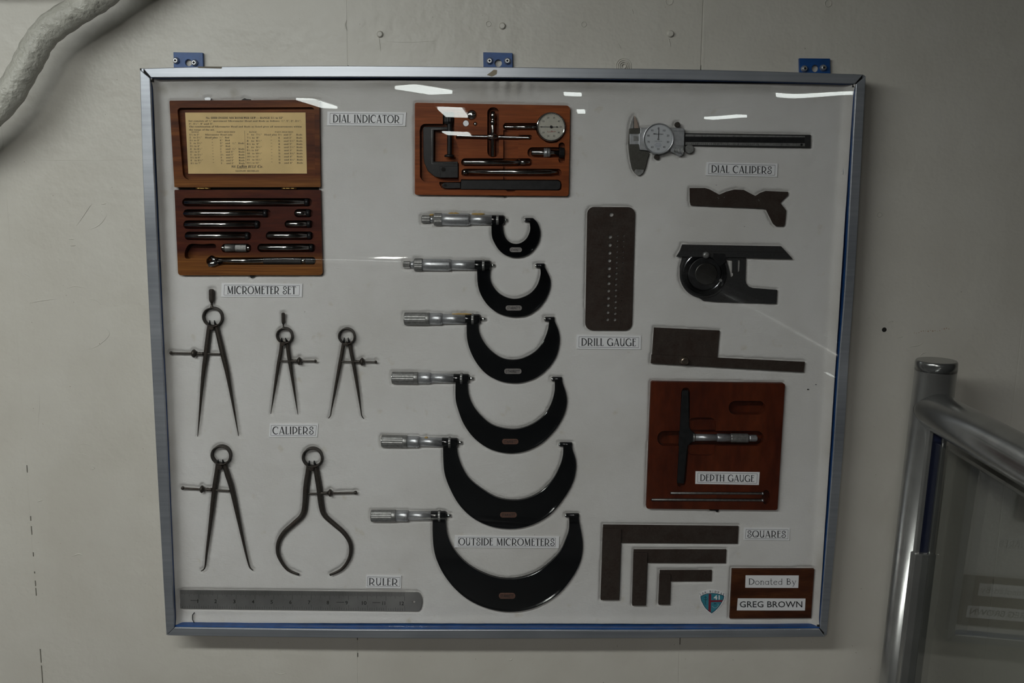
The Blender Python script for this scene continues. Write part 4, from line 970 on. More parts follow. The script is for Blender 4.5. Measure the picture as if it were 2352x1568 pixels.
    m = MB(); m.prism(XZ([zc(*p) for p in slot(bx0, by0, bx1, by1)], yb_ - .0007), yb_ - .0007, yb_ + .0002); b = m.obj('badge', badgem, t, .0002, 1)
    m = MB(); yy = by1 - (by1 - by0) * .26
    text_px(m, 'STARRETT', zc(bx0 + (bx1 - bx0) * .1, yy), zc(bx1 - (bx1 - bx0) * .1, yy), (by1 - by0) * .5 * sc, yb_ - .00078, .015); m.obj('badge_print', INK, b)
    return t
za = Z(850, 460, 3.564); zb_ = Z(840, 830, 3.92); zc_ = Z(840, 1130, 4.612)
def lin(x0, y0, x1, y1): return lambda x: y0 + (y1 - y0) * (x - x0) / (x1 - x0)
micrometer(za, 'smallest outside micrometer with ratchet stop, topmost of the column', dict(span=(420, 1392), yc=lin(430, 154, 1300, 162), hub=(990, 1100, 40), anvil=(1270, 1336, 19), ring=(1043, 20, 43), spindle=(1095, 1125, 13.5), sleeve=(815, 995, 42),
    scale=(585, 820, 50), thimble=[('ratchet', 420, 490, [(0, 26), (.1, 33), (1, 33)], SATIN2, .05), ('neck', 488, 525, [(0, 24), (1, 28)], SATIN, 0), ('knurled_collar', 522, 587, [(0, 46), (.1, 52), (1, 52)], SATIN2, .05), ('thimble', 586, 820, [(0, 49), (.3, 50), (.92, 50), (1, 45)], SATIN, 0)]),
    [(993, 195), (996, 290), (1018, 350), (1058, 410), (1115, 452), (1190, 468), (1270, 455), (1332, 413), (1375, 350), (1392, 280), (1385, 220), (1365, 175), (1335, 146)],
    [(1305, 178), (1310, 240), (1285, 305), (1240, 345), (1190, 356), (1140, 340), (1105, 300), (1088, 250), (1083, 190)], (1143, 385, 1243, 424), PLATEB, 10)
micrometer(za, 'second outside micrometer from the top, with ratchet stop', dict(span=(270, 1475), yc=lin(300, 525, 1400, 535), hub=(856, 986, 42), anvil=(1360, 1428, 20), ring=(928, 19, 46), spindle=(985, 1021, 14), sleeve=(660, 860, 41.5),
    scale=(425, 665, 49), thimble=[('ratchet', 270, 328, [(0, 26), (.1, 31), (1, 31)], CHROME, .04), ('neck', 326, 364, [(0, 20), (1, 34)], SATIN, 0), ('knurled_collar', 360, 427, [(0, 46), (.1, 53), (1, 53)], SATIN2, .05), ('thimble', 426, 665, [(0, 48), (.3, 49), (.92, 49), (1, 44)], SATIN, 0)]),
    [(875, 560), (880, 680), (905, 770), (960, 855), (1040, 920), (1120, 948), (1200, 955), (1290, 940), (1370, 890), (1430, 820), (1470, 730), (1475, 650), (1450, 585), (1427, 540)],
    [(1390, 548), (1395, 600), (1375, 680), (1330, 745), (1270, 785), (1195, 806), (1120, 795), (1050, 755), (1000, 690), (980, 630), (984, 560)], (1110, 860, 1243, 902), PLATEB, 10)
def friction(a, b, c, d, r):
    return [('end_cap', a, a + 14, [(0, r * .55), (.5, r * .85), (1, r)], CHROME, 0), ('thimble_grip', a + 10, b, [(0, r * .96), (.06, r), (1, r)], SATIN2, .035), ('thimble_collar', b, c, [(0, r * .97), (.1, r), (.9, r), (1, r * .97)], SATIN2, 0), ('thimble', c, d, [(0, r * .94), (.9, r * .94), (1, r * .85)], SATIN, 0)]
micrometer(za, 'third outside micrometer from the top, plain knurled thimble', dict(span=(272, 1550), yc=lin(300, 969, 1450, 972), hub=(772, 902, 41), anvil=(1434, 1508, 20), ring=(840, 19, 46), spindle=(900, 947, 15), sleeve=(588, 778, 41.5),
    scale=(485, 590, 49), thimble=friction(272, 455, 487, 592, 52)),
    [(790, 1000), (792, 1120), (815, 1220), (870, 1330), (950, 1420), (1050, 1475), (1150, 1495), (1250, 1490), (1360, 1450), (1460, 1370), (1525, 1270), (1550, 1160), (1545, 1080), (1524, 1020), (1508, 985)],
    [(1465, 988), (1455, 1060), (1420, 1150), (1360, 1230), (1270, 1285), (1180, 1305), (1080, 1290), (990, 1230), (925, 1150), (890, 1070), (885, 1000)], (1098, 1377, 1240, 1421), PLATEB, 11)
micrometer(zb_, 'fourth outside micrometer from the top, above the two largest', dict(span=(228, 1808), yc=lin(250, 146, 1700, 158), hub=(786, 930, 42), anvil=(1680, 1766, 22), ring=(861, 20, 51), spindle=(926, 970, 16), sleeve=(583, 790, 43),
    scale=(470, 585, 51), thimble=friction(228, 432, 472, 587, 55)),
    [(808, 180), (808, 330), (830, 430), (880, 560), (965, 680), (1080, 770), (1200, 815), (1330, 826), (1460, 800), (1590, 730), (1700, 620), (1775, 500), (1808, 390), (1805, 300), (1782, 225), (1765, 170)],
    [(1700, 176), (1700, 270), (1670, 380), (1610, 480), (1510, 560), (1390, 605), (1280, 608), (1150, 575), (1050, 500), (970, 400), (925, 290), (915, 180)], (1228, 697, 1375, 745), COPPER, 12)
micrometer(zb_, 'fifth outside micrometer from the top, second largest', dict(span=(135, 1893), yc=lin(150, 716, 1850, 747), hub=(688, 830, 43), anvil=(1748, 1856, 22), ring=(755, 20, 51), spindle=(826, 869, 17), sleeve=(478, 692, 42),
    scale=(340, 480, 52), thimble=friction(135, 335, 375, 483, 56)),
    [(695, 755), (698, 900), (712, 1020), (760, 1150), (840, 1290), (950, 1400), (1080, 1470), (1220, 1503), (1370, 1503), (1510, 1465), (1650, 1385), (1770, 1250), (1860, 1100), (1893, 960), (1886, 870), (1863, 800), (1854, 755)],
    [(1778, 760), (1775, 850), (1745, 950), (1680, 1070), (1580, 1170), (1450, 1235), (1320, 1250), (1180, 1225), (1050, 1150), (930, 1050), (860, 930), (825, 820), (820, 760)], (1210, 1357, 1360, 1405), COPPER, 13)
micrometer(zc_, 'largest outside micrometer, bottom of the column, around a card', dict(span=(48, 2298), yc=lin(60, 249, 2200, 245), hub=(693, 855, 51), anvil=(2122, 2256, 24), ring=(780, 23, 61), spindle=(850, 903, 20), sleeve=(448, 700, 49),
    scale=(300, 450, 60), thimble=friction(48, 275, 320, 453, 64)),
    [(708, 285), (708, 450), (720, 600), (755, 730), (830, 880), (950, 1030), (1100, 1150), (1280, 1230), (1480, 1268), (1680, 1255), (1870, 1190), (2050, 1070), (2190, 900), (2275, 730), (2298, 570), (2284, 440), (2262, 330), (2255, 260)],
    [(2155, 262), (2152, 400), (2120, 500), (2060, 630), (1960, 740), (1830, 840), (1680, 900), (1520, 922), (1370, 905), (1200, 840), (1050, 740), (930, 600), (865, 450), (843, 285)], (1410, 1068, 1585, 1130), COPPER, 16)
# ------------------------------------------------------------------ spring dividers and calipers
def divider(zc, label, name, cat, ringc, ringr, legs, pivot, screw, nut, body, handle=None):
    sc = zc(1, 0)[0] - zc(0, 0)[0]
    Yd = FD - .0048
    t = thing(name, label, cat, P(*zc(*pivot), FD))
    u = SC(*zc(*ringc), Yd) * sc
    c = P(*zc(*ringc), FD - .009)
    m = MB(); m.ring(Vector((c.x, 0, c.z)), ringr * u, (ringr - 9) * u, FD - .010, FD + .0004, 56); m.obj('spring_bow', RUSTST, t, .0004, 2)
    for pts, w in legs:
        k = 5; pp = cr([(*p, w_) for p, w_ in zip(pts, w)], k)
        m = MB(); m.tube([P(*zc(a, b), Yd) for a, b, _ in pp], [max(w_ * .5, 2.0) * u for _, _, w_ in pp], 12, .75)
        m.obj('leg', RUSTST, t)
    # hooked leg ends inside the bow
    for pts, w in legs:
        x0, y0 = pts[0]; dx = 16 if x0 > pivot[0] else -16
        hx = pivot[0] + dx * ringr / 90 * 1.3
        m = MB(); m.tube([P(*zc(x0, y0 + 4), Yd), P(*zc((x0 + hx) / 2, (y0 + pivot[1] - ringr * .5) / 2), Yd - .002), P(*zc(hx, pivot[1] - ringr * .72), Yd - .0035)], [12 * u, 10 * u, 5 * u], 10); m.obj('leg_hook', BLKMET, t)
    q_ = P(*zc(*pivot), Yd - .001)
    m = MB(); m.lathe((q_.x, Yd + .003, q_.z), (q_.x, Yd - .0045, q_.z), [(0, ringr * .25 * u), (.9, ringr * .25 * u), (1, ringr * .2 * u)], 20); m.obj('pivot', RUSTST, t)
    (xa, ya), (xb, yb) = screw[:2]; r = screw[2]       # ball end first
    a, b = P(*zc(xa, ya), Yd - .0006), P(*zc(xb, yb), Yd - .0006)
    m = MB(); m.lathe(a, b, [(i / 40, (r * (1.0 if i % 2 else .88)) * u) for i in range(41)], 12); m.obj('screw', RUSTST, t)
    m = MB(); m.ball(a, r * 1.75 * u, 14); m.obj('ball_end', RUSTST, t)
    (nx, ny), nr, nw = nut
    d = (b - a).normalized(); nc = P(*zc(nx, ny), Yd - .0006)
    m = MB(); m.lathe(nc - d * nw * u, nc + d * nw * u, [(0, nr * .45 * u), (.25, nr * .9 * u), (.4, nr * u), (.6, nr * u), (.8, nr * .7 * u), (1, nr * .5 * u)], 28, .0); m.obj('nut', RUSTST, t)
    (b0, b1), (b2, b3), br = body
    m = MB(); m.lathe(P(*zc(b0, b1), Yd - .0006), P(*zc(b2, b3), Yd - .0006), [(0, br * u), (.25, br * .75 * u), (.45, br * 1.0 * u), (.6, br * .7 * u), (.8, br * .95 * u), (1, br * u)], 20); m.obj('washer', RUSTST, t)
    if handle:
        (hx, hy), (gx_, gy), hr = handle
        m = MB(); m.lathe(P(*zc(hx, hy), Yd), P(*zc(gx_, gy), Yd), [(0, hr * .6 * u), (.04, hr * .95 * u), (.1, hr * u), (.55, hr * u), (.66, hr * .8 * u), (.74, hr * .42 * u), (.85, hr * .4 * u), (.93, hr * .6 * u), (1, hr * .6 * u)], 30, .05); m.obj('handle', RUSTST, t)
    return t
zd = Z(370, 640, 4.127); ze = Z(370, 1000, 3.646)
divider(zd, 'tallest spring divider, straight pointed legs and knurled top handle, screw to the left', 'spring_divider', 'divider', (483, 364), 93,
        [([(462, 432), (445, 550), (425, 720), (395, 950), (347, 1495)], [44, 46, 48, 36, 6]), ([(518, 432), (548, 560), (588, 730), (640, 960), (735, 1490)], [44, 46, 48, 36, 6])],
        (483, 462), ((95, 703), (565, 714), 9.5), ((313, 708), 40, 26), ((340, 709), (402, 711), 17), ((478, 98), (481, 278), 25))
divider(zd, 'smaller spring divider with straight legs and black top handle, screw to the right', 'spring_divider', 'divider', (1165, 541), 76,
        [([(1145, 590), (1135, 690), (1115, 800), (1085, 990), (1040, 1280)], [34, 36, 36, 26, 5]), ([(1195, 590), (1205, 690), (1222, 800), (1250, 980), (1297, 1286)], [34, 36, 36, 26, 5])],
        (1160, 616), ((1462, 780), (1115, 780), 8), ((1310, 780), 38, 22), ((1298, 780), (1238, 780), 17), ((1157, 322), (1160, 474), 17))
divider(zd, 'small inside spring caliper with outturned tips, right of the straight dividers', 'spring_caliper', 'caliper', (1755, 546), 78,
        [([(1732, 600), (1716, 700), (1688, 850), (1645, 1080), (1615, 1240), (1606, 1295), (1586, 1322)], [34, 36, 34, 24, 12, 10, 8]), ([(1785, 600), (1803, 700), (1832, 850), (1870, 1080), (1893, 1240), (1903, 1300), (1923, 1326)], [34, 36, 34, 24, 12, 10, 8])],
        (1755, 616), ((2035, 788), (1705, 785), 8), ((1905, 786), 38, 22), ((1890, 786), (1842, 786), 16))
divider(ze, 'large inside spring caliper with outturned tips, lower left, screw to the left', 'spring_caliper', 'caliper', (497, 167), 82,
        [([(478, 225), (465, 330), (445, 460), (415, 720), (382, 980), (370, 1090), (355, 1122), (334, 1134)], [38, 42, 42, 32, 20, 14, 11, 8]), ([(525, 225), (552, 320), (590, 440), (648, 700), (705, 960), (735, 1080), (750, 1112), (771, 1129)], [38, 42, 42, 32, 20, 14, 11, 8])],
        (496, 262), ((182, 440), (575, 463), 9), ((343, 449), 32, 18), ((362, 449), (428, 452), 15))
divider(ze, 'outside spring caliper with bowed legs, above the ruler', 'spring_caliper', 'caliper', (1263, 187), 84,
        [([(1238, 245), (1228, 330), (1214, 430), (1203, 590), (1180, 670), (1110, 738), (1030, 812), (985, 890), (977, 975), (1005, 1050), (1065, 1125), (1155, 1164)], [42, 46, 48, 46, 44, 42, 40, 36, 33, 29, 26, 20]),
         ([(1292, 245), (1305, 330), (1322, 430), (1342, 590), (1370, 668), (1445, 738), (1525, 808), (1577, 885), (1590, 960), (1570, 1042), (1510, 1120), (1413, 1167)], [42, 46, 48, 46, 44, 42, 40, 36, 33, 29, 26, 20])],
        (1262, 272), ((1628, 477), (1232, 487), 9), ((1415, 480), 32, 18), ((1398, 480), (1335, 483), 15))

# ------------------------------------------------------------------ ruler
YU = FELT - .0016
m = MB(); rp = [(413, 1354.8), (958.5, 1360)] + [tuple(p) for p in arc(958.5, 1381.7, 11, 21.7, -90, 90, 10)][1:-1] + [(958.5, 1403.5), (414.3, 1397)]
m.prism(XZ(rp, YU), YU, FELT + .0003)
ru = m.obj('steel_ruler', RULERM); tag(ru, 'twelve inch steel ruler with rounded drilled end along the bottom', 'ruler')
cutters(ru, [(circ(950, 1381.4, 3.7, None, 18), .01)], YU)
m = MB(); Yk = YU - .00005
def ru_pt(i, v):   # i inches, v 0 top .. 1 bottom
    x = 413.3 + (929 - 413.3) * i / 12 + 1.0 * v; yt = 1354.8 + (x - 413) * .0095; yb2 = 1397 + (x - 414) * .0119
    return (x, yt + (yb2 - yt) * v)
for k in range(0, 12 * 16 + 1):
    i = k / 16; Ln = .46 if k % 16 == 0 else .34 if k % 8 == 0 else .27 if k % 4 == 0 else .22
    m.ribbon([P(*ru_pt(i, .01), Yk), P(*ru_pt(i, Ln), Yk)], .00028)
for k in range(0, 12 * 8 + 1):
    i = k / 8; Ln = .72 if k % 8 == 0 else .80 if k % 4 == 0 else .86
    m.ribbon([P(*ru_pt(i, .99), Yk), P(*ru_pt(i, Ln), Yk)], .00026)
m.obj('graduations', BLACKGAP, ru)
m = MB()
for i in range(1, 13):
    s = str(i); x, y = ru_pt(i, .68); w = {1: 1.7, 10: 10.5, 11: 6.5, 12: 9.5}.get(i, 5.5)
    text_px(m, s, (x - w - 2.0, y), (x - 2.0, y + .1), 8.2, Yk, .012)
for i in (.55, 8.35, 10.28):
    m.ribbon([P(*ru_pt(i, .56), Yk), P(*ru_pt(i + .42, .56), Yk)], .0006)
m.obj('numerals', BLACKGAP, ru)

# ------------------------------------------------------------------ dial caliper
zf = Z(1430, 250, 9.8); zg_ = Z(1400, 230, 4.704)
dc = thing('dial_caliper', 'dial caliper with white dial and long beam, top right of the case', 'dial caliper', P(1650, 325, FD))
def pl(pts, y0, y1, name, mat, bev=.0004, par=dc, zc=zf):
    m = MB(); m.prism(XZ([zc(*p) for p in pts], y0), y0, y1); return m.obj(name, mat, par, bev, 2)
pl([(800, 355), (2175, 374), (2173, 515), (800, 490)], FD - .004, FD + .0003, 'beam', GREYST, .0004, dc, zg_)
pl([(820, 368), (2112, 386), (2111, 402), (820, 392)], FD - .0045, FD - .004, 'upper_edge', SATIN2, .0001, dc, zg_)
pl([(820, 452), (2112, 466), (2111, 498), (820, 482)], FD - .0045, FD - .004, 'scale_strip', SATIN2, .0001, dc, zg_)
pl([(830, 398), (2108, 408), (2108, 462), (830, 448)], FD - .0042, FD - .004, 'rack', BLKMET, .0001, dc, zg_)
m = MB()
for k in range(36):
    x = 838 + k * 22; y = 470 + (x - 820) * .0108
    m.ribbon([P(*zg_(x, y - 8), FD - .00455), P(*zg_(x, y + (6 if k % 5 else 12)), FD - .00455)], .0004)
for k, x in enumerate((955, 1175, 1388, 1602)): text_px(m, str(k + 2), zg_(x - 6, 478 + k * 2), zg_(x + 6, 478 + k * 2), 3.2, FD - .00455)
for k in range(9): x = 915 + k * 85; text_px(m, str(k + 2), zg_(x - 7, 398 + k * 1), zg_(x + 7, 398 + k * 1), 2.6, FD - .00455)
text_px(m, 'STAINLESS HARDENED', zg_(1765, 480), zg_(1940, 483), 1.6, FD - .00455); m.obj('beam_marks', INK, dc)
m = MB(); q_ = P(*zg_(2075, 482), FD - .0046); m.lathe((q_.x, FD - .004, q_.z), (q_.x, FD - .0047, q_.z), [(0, .0016), (1, .0016)], 12); m.obj('rivet', BLKMET, dc)
jaw = [(152, 440), (390, 428), (392, 480), (375, 800), (385, 930), (540, 950), (605, 1000), (560, 1150), (515, 1330), (470, 1430), (385, 1502), (345, 1500), (275, 1440), (215, 1350), (170, 1150), (145, 960), (134, 800)]
pl(jaw, FD - .0048, FD, 'jaw', rusty('jaw_steel', (0.085, 0.082, 0.072), (0.06, 0.055, 0.045), .42, .7, .6), .0005)
pl([(345, 1502), (385, 1502), (470, 1430), (480, 1368), (300, 1360), (262, 1400), (275, 1440)], FD - .0052, FD - .0045, 'jaw_tip', SATIN2, .0003)
pl([(152, 450), (170, 340), (200, 240), (248, 150), (258, 150), (252, 300), (250, 450)], FD - .0035, FD - .001, 'inside_jaw', SATIN2, .0003)
pl([(268, 450), (262, 150), (300, 200), (340, 300), (368, 435)], FD - .0035, FD - .001, 'inside_jaw', plain('pinkish_steel', (.42, .33, .28), .35, .8), .0003)
pl([(160, 562), (372, 562), (372, 800), (160, 800)], FD - .0054, FD - .0045, 'bridge', SATIN, .0004)
pl([(245, 612), (362, 612), (362, 722), (245, 722)], FD - .0056, FD - .0050, 'bridge_inset', SATIN2, .0002)
pl([(398, 425), (560, 425), (1095, 422), (1370, 430), (1398, 458), (1392, 825), (1200, 840), (1100, 900), (1000, 940), (540, 940), (392, 925), (370, 800), (370, 562), (398, 540)], FD - .0078, FD - .0015, 'slide_body', SATIN, .0007)
pl([(1080, 905), (1130, 860), (1200, 830), (1390, 822), (1385, 950), (1350, 1040), (1295, 1072), (1250, 1050), (1180, 1000), (1080, 962)], FD - .0085, FD - .0015, 'thumb_rest', SATIN, .0007)
m = MB()
for k in range(7):
    x = 1150 + k * 34
    m.tube([P(*zf(x, 870 - k * 5), FD - .0088), P(*zf(x + 18, 930 + k * 6), FD - .0088), P(*zf(x + 14 - k * 2, 975 + k * 10), FD - .0088)], .0005, 6)
m.obj('thumb_ridges', SATIN2, dc)
m = MB(); m.ribbon([P(*zf(1150, 495), FD - .00785), P(*zf(1393, 503), FD - .00785)], .0003); m.obj('score_line', INK, dc)
c = P(*zf(810, 670), FD - .012); R_ = 345 / 9.8 * SC(*zf(810, 670), FD - .012)
m = MB(); m.lathe((c.x, FD - .007, c.z), (c.x, FD - .0105, c.z), [(0, R_ * .98), (1, R_ * .98)], 56); m.obj('dial_body', SATIN2, dc)
m = MB(); m.ring(c, R_, R_ * .92, FD - .0124, FD - .0095, 72); m.obj('bezel', SATIN, dc, .0006, 2)
m = MB(); m.lathe((c.x, FD - .0100, c.z), (c.x, FD - .0108, c.z), [(0, R_ * .93), (1, R_ * .93)], 56); face = m.obj('face', DIALW, dc)
fy = FD - .01085; m = MB(); cc = Vector((c.x, fy, c.z))
for i in range(100):
    an = 2 * math.pi * i / 100; ln = .09 if i % 10 == 0 else .06 if i % 5 == 0 else .04; d_ = Vector((math.cos(an), 0, math.sin(an)))
    m.ribbon([cc + d_ * R_ * .91, cc + d_ * R_ * (.91 - ln)], .00018)
m.obj('graduations', INK, face)
m = MB(); DC = zf(803, 672)
for k, s in enumerate(['0', '10', '20', '30', '40', '50', '60', '70', '80', '90']):
    a_ = 2 * math.pi * k / 10; dnum(m, s, DC[0], DC[1], a_, 23.5, 4.6, fy, 0.0)
text_px(m, 'Mitutoyo', zf(695, 578), zf(918, 582), 3.4, fy, .02)
text_px(m, '0.001 INCH', zf(720, 735), zf(890, 738), 1.9, fy)
m.obj('numerals', INK, face)
m = MB(); text_px(m, 'SHOCK', zf(752, 782), zf(862, 784), 1.7, fy); text_px(m, 'PROOFED', zf(722, 822), zf(880, 824), 2.0, fy); text_px(m, 'JAPAN', zf(735, 852), zf(862, 854), 1.7, fy); m.obj('blue_print', BLUEINK, face)
m = MB(); m.ribbon([P(*zf(818, 415), fy - .0006), P(*zf(803, 700), fy - .0006)], [.0005, .0009]); m.obj('hand', INK, dc)
m = MB(); q_ = P(*zf(803, 680), fy); m.lathe((q_.x, fy, q_.z), (q_.x, fy - .001, q_.z), [(0, .0012), (1, .0009)], 14); m.obj('hub', SATIN2, dc)
m = MB(); m.lathe((c.x, fy - .0011, c.z), (c.x, fy - .0014, c.z), [(0, R_ * .92), (1, R_ * .9)], 48); m.obj('crystal', DGLASS, dc)
for x, y, r, nm, dep in ((1240, 352, 58, 'lock_screw', .0075), (775, 1082, 58, 'bezel_screw', .0065), (1510, 900, 102, 'thumb_roller', .0075)):
    q_ = P(*zf(x, y), FD - dep); s_ = SC(*zf(x, y), FD - dep); rr = r / 9.8 * s_
    m = MB(); m.lathe((q_.x, FD - .001, q_.z), (q_.x, FD - dep, q_.z), [(0, rr), (.9, rr), (1, rr * .88)], 36, .04 if r > 60 else 0.0); m.obj(nm, SATIN2 if r > 60 else BLKMET if False else RUSTST, dc)

# ------------------------------------------------------------------ drill gauge
zh = Z(1310, 460, 4.355)
YDG = FELT - .0022
m = MB(); m.prism(XZ(rrect([(1349, 475), (1458.8, 475.6), (1451, 758.5), (1344, 758)], 16, 7), YDG), YDG, FELT - .0004)
dg = m.obj('drill_gauge', BROWNST); tag(dg, 'brown perforated drill gauge plate with rounded corners and rows of holes', 'gauge')
holes = [(410, 142, 22)] + [(x, y, r) for (x, y), r in zip([(398, 364), (396, 446), (394, 525), (391, 602), (389, 680), (387, 756), (385, 830), (382, 905), (379, 978), (377, 1050), (375, 1121), (373, 1192)], [19, 18.5, 18, 18, 17.5, 17, 17, 16.5, 16, 16, 15.5, 15])]
holes += [(x, y, r) for (x, y), r in zip([(474, 353), (471, 406), (469, 460), (468, 515), (465, 568), (463, 620), (462, 675), (460, 731), (458, 786), (456, 843), (455, 898), (453, 956), (452, 1015), (450, 1074), (447, 1132), (445, 1194)], [9.5, 10, 10, 10.5, 10.5, 11, 11.5, 12, 12, 12.5, 13, 13, 13.5, 14, 14.5, 15])]
holes += [(536 - k * 1.9, 353 + k * 54.3, 9.5 - k * .42) for k in range(16)]
holes[-1] = (502, 1222, 5)
# all holes bored at once (they do not touch)
mm = MB()
for x, y, r in holes: mm.prism(XZ(circ(x, y, r, zh, 14), YDG), YDG - .002, FELT + .004)
cut = mm.obj('cut', BLUE); bo = dg.modifiers.new('b', 'BOOLEAN'); bo.object = cut; bo.solver = 'EXACT'
bpy.context.view_layer.update(); me = bpy.data.meshes.new_from_object(dg.evaluated_get(bpy.context.evaluated_depsgraph_get())); dg.modifiers.clear(); dg.data = me; bpy.data.objects.remove(cut)
while len(me.materials) > 1: me.materials.pop()
for p in me.polygons: p.material_index = 0
# worn, unreadable stamping: rows of small dark strokes beside each hole
m = MB(); Ys = YDG - .00005
def stamp(x, y, n, h=11):
    for k in range(n):
        a = zh(x + k * 9, y - h / 2); b = zh(x + k * 9 + random.uniform(-3, 3), y + h / 2)
        m.ribbon([P(*a, Ys), P(*b, Ys)], .0003)
for k in range(12): stamp(330, 364 + k * 75.3, 3); stamp(215, 364 + k * 75.3, 3)
for k in range(16): stamp(565 - k * 1.5, 350 + k * 56, 2, 8)
stamp(300, 225, 20); stamp(255, 255, 32); stamp(220, 115, 12); stamp(500, 128, 10); stamp(340, 1245, 11)
m.obj('stamping', BLACKGAP, dg)

# ------------------------------------------------------------------ point gauge
pts = [(866, 948), (1030, 948), (1080, 962), (1182, 1018), (1194, 1018), (1270, 985), (1350, 965), (1450, 968), (1568, 1030), (1582, 1032), (1630, 1000), (1690, 980), (1930, 990), (1930, 1025), (1845, 1108), (1910, 1192), (1895, 1345), (1880, 1362), (1800, 1362), (1768, 1335), (1690, 1178), (1650, 1170), (880, 1138), (868, 1100)]
m = MB(); m.prism(XZ([zg_(*p) for p in pts], FELT - .002), FELT - .002, FELT + .0002)
pg = m.obj('point_gauge', BROWNST, None, .0003, 1); tag(pg, 'flat dark steel gauge with V notches and a hanging arm, under the DIAL CALIPERS card', 'gauge')
m = MB()
for x, y in ((1172, 1050), (1178, 1062), (1610, 1075), (1616, 1085), (1240, 1050)):
    q_ = P(*zg_(x, y), FELT - .00205); m.ribbon([q_ - Vector((.0004, 0, .0006)), q_ + Vector((.0004, 0, .0006))], .0004)
m.obj('worn_spots', SATIN2, pg)

# ------------------------------------------------------------------ bevel protractor
zi = Z(1480, 530, 4.6125)
bp = thing('angle_protractor', 'dark angle protractor with round dial, slanted blade and square foot', 'protractor', P(1680, 630, FT))
body = [(405, 275), (1078, 285), (1070, 520), (1080, 560), (1110, 592), (1155, 607), (1408, 627), (1400, 772), (1080, 762), (770, 752), (620, 738), (560, 695), (480, 640), (420, 570), (380, 480), (378, 380)]
o = MB(); o.prism(XZ([zi(*p) for p in body], FT - .005), FT - .005, FT + .0003); ob = o.obj('body', GREYST, bp)
cutters(ob, [([zi(*p) for p in [(868, 305), (935, 308), (932, 445), (944, 452), (944, 478), (930, 490), (915, 490), (905, 440), (890, 375)]], .012), ([zi(*p) for p in [(990, 308), (1017, 308), (1012, 425), (1002, 440), (988, 437)]], .012)], FT - .005)
m = MB(); m.prism(XZ([zi(*p) for p in [(402, 145), (1450, 163), (1573, 298), (1100, 285), (338, 275), (378, 212)]], FT - .0075), FT - .0075, FT - .0045); m.obj('blade', GREYST, bp, .0004, 1)
m = MB(); m.ribbon([P(*zi(378, 210), FT - .0076), P(*zi(1500, 228), FT - .0076)], .0005); m.obj('blade_groove', BLACKGAP, bp)
c = P(*zi(640, 455), FT - .008); u = SC(*zi(640, 455), FT - .008) / 4.6125
m = MB(); m.ring(c, 235 * u, 178 * u, FT - .0072, FT - .004, 64); m.obj('dial_ring', plain('dark_chrome', (.16, .16, .17), .16, 1.0, .2, 60), bp, .0012, 2)
m = MB(); m.ring(c, 262 * u, 240 * u, FT - .0058, FT - .004, 64, math.radians(140), math.radians(320)); m.obj('dial_rim', GREYST, bp, .0006, 1)
m = MB(); m.lathe((c.x, FT - .005, c.z), (c.x, FT - .0078, c.z), [(0, 178 * u), (.9, 172 * u), (1, 165 * u)], 48); m.obj('dial_plate', BLKMET, bp)
c2 = P(*zi(655, 455), FT - .0088)
m = MB(); m.lathe((c2.x, FT - .007, c2.z), (c2.x, FT - .0092, c2.z), [(0, 118 * u), (.85, 118 * u), (1, 112 * u)], 48); m.obj('centre_disc', plain('turned_steel', (.13, .125, .12), .3, 1.0, .3, 30), bp)
m = MB()
for k in range(60):
    an = 2 * math.pi * k / 60; d_ = Vector((math.cos(an), 0, math.sin(an))); cc = Vector((c.x, FT - .00725, c.z))
    m.ribbon([cc + d_ * 232 * u, cc + d_ * (215 if k % 5 else 205) * u], .00018)
m.obj('graduations', BLACKGAP, bp)
q_ = P(*zi(655, 258), FT - .011)
m = MB(); m.lathe((q_.x, FT - .007, q_.z), (q_.x, FT - .0125, q_.z), [(0, 36 * u), (.6, 36 * u), (.85, 30 * u), (1, 16 * u)], 24); m.obj('clamp_screw', SATIN2, bp)
q_ = P(*zi(808, 525), FT - .008); m = MB(); m.lathe((q_.x, FT - .006, q_.z), (q_.x, FT - .0095, q_.z), [(0, 22 * u), (1, 14 * u)], 16); m.obj('vernier_screw', SATIN2, bp)
m = MB(); m.prism(XZ([zi(*p) for p in [(730, 235), (860, 245), (870, 320), (800, 380), (730, 300)]], FT - .0082), FT - .0082, FT - .005); m.obj('vernier_plate', BLKMET, bp, .0004, 1)

# ------------------------------------------------------------------ plain protractor
pr = thing('protractor', 'rectangular brown protractor head with long swinging arm and brass-coloured nut', 'protractor', P(1670, 810, FELT))
m = MB(); m.prism(XZ([zi(*p) for p in [(102, 1024), (798, 1056), (774, 1345), (76, 1404)]], FELT - .002), FELT - .002, FELT + .0002); hd = m.obj('head', BROWNST, pr, .0003, 1)
m = MB(); m.prism(XZ([zi(*p) for p in [(75, 1310), (1702, 1388), (1690, 1497), (68, 1404)]], FELT - .0038), FELT - .0038, FELT - .002); m.obj('arm', BROWNST, pr, .0003, 1)
m = MB(); cA = (435, 1345)
for r_ in (295, 255):
    m.ribbon([P(*zi(cA[0] + r_ * math.cos(math.radians(180 + k * 6)), cA[1] + r_ * .93 * math.sin(math.radians(180 + k * 6)) + (k - 15) * .8), FELT - .00205) for k in range(31)], .00025)
for k in range(61):
    a_ = math.radians(180 + k * 3); m.ribbon([P(*zi(cA[0] + r_ * math.cos(a_), cA[1] + r_ * .93 * math.sin(a_) + (k / 2 - 15) * .8), FELT - .00205) for r_ in (295, 272 if k % 5 else 258)], .00016)
m.obj('degree_scale', BLACKGAP, hd)
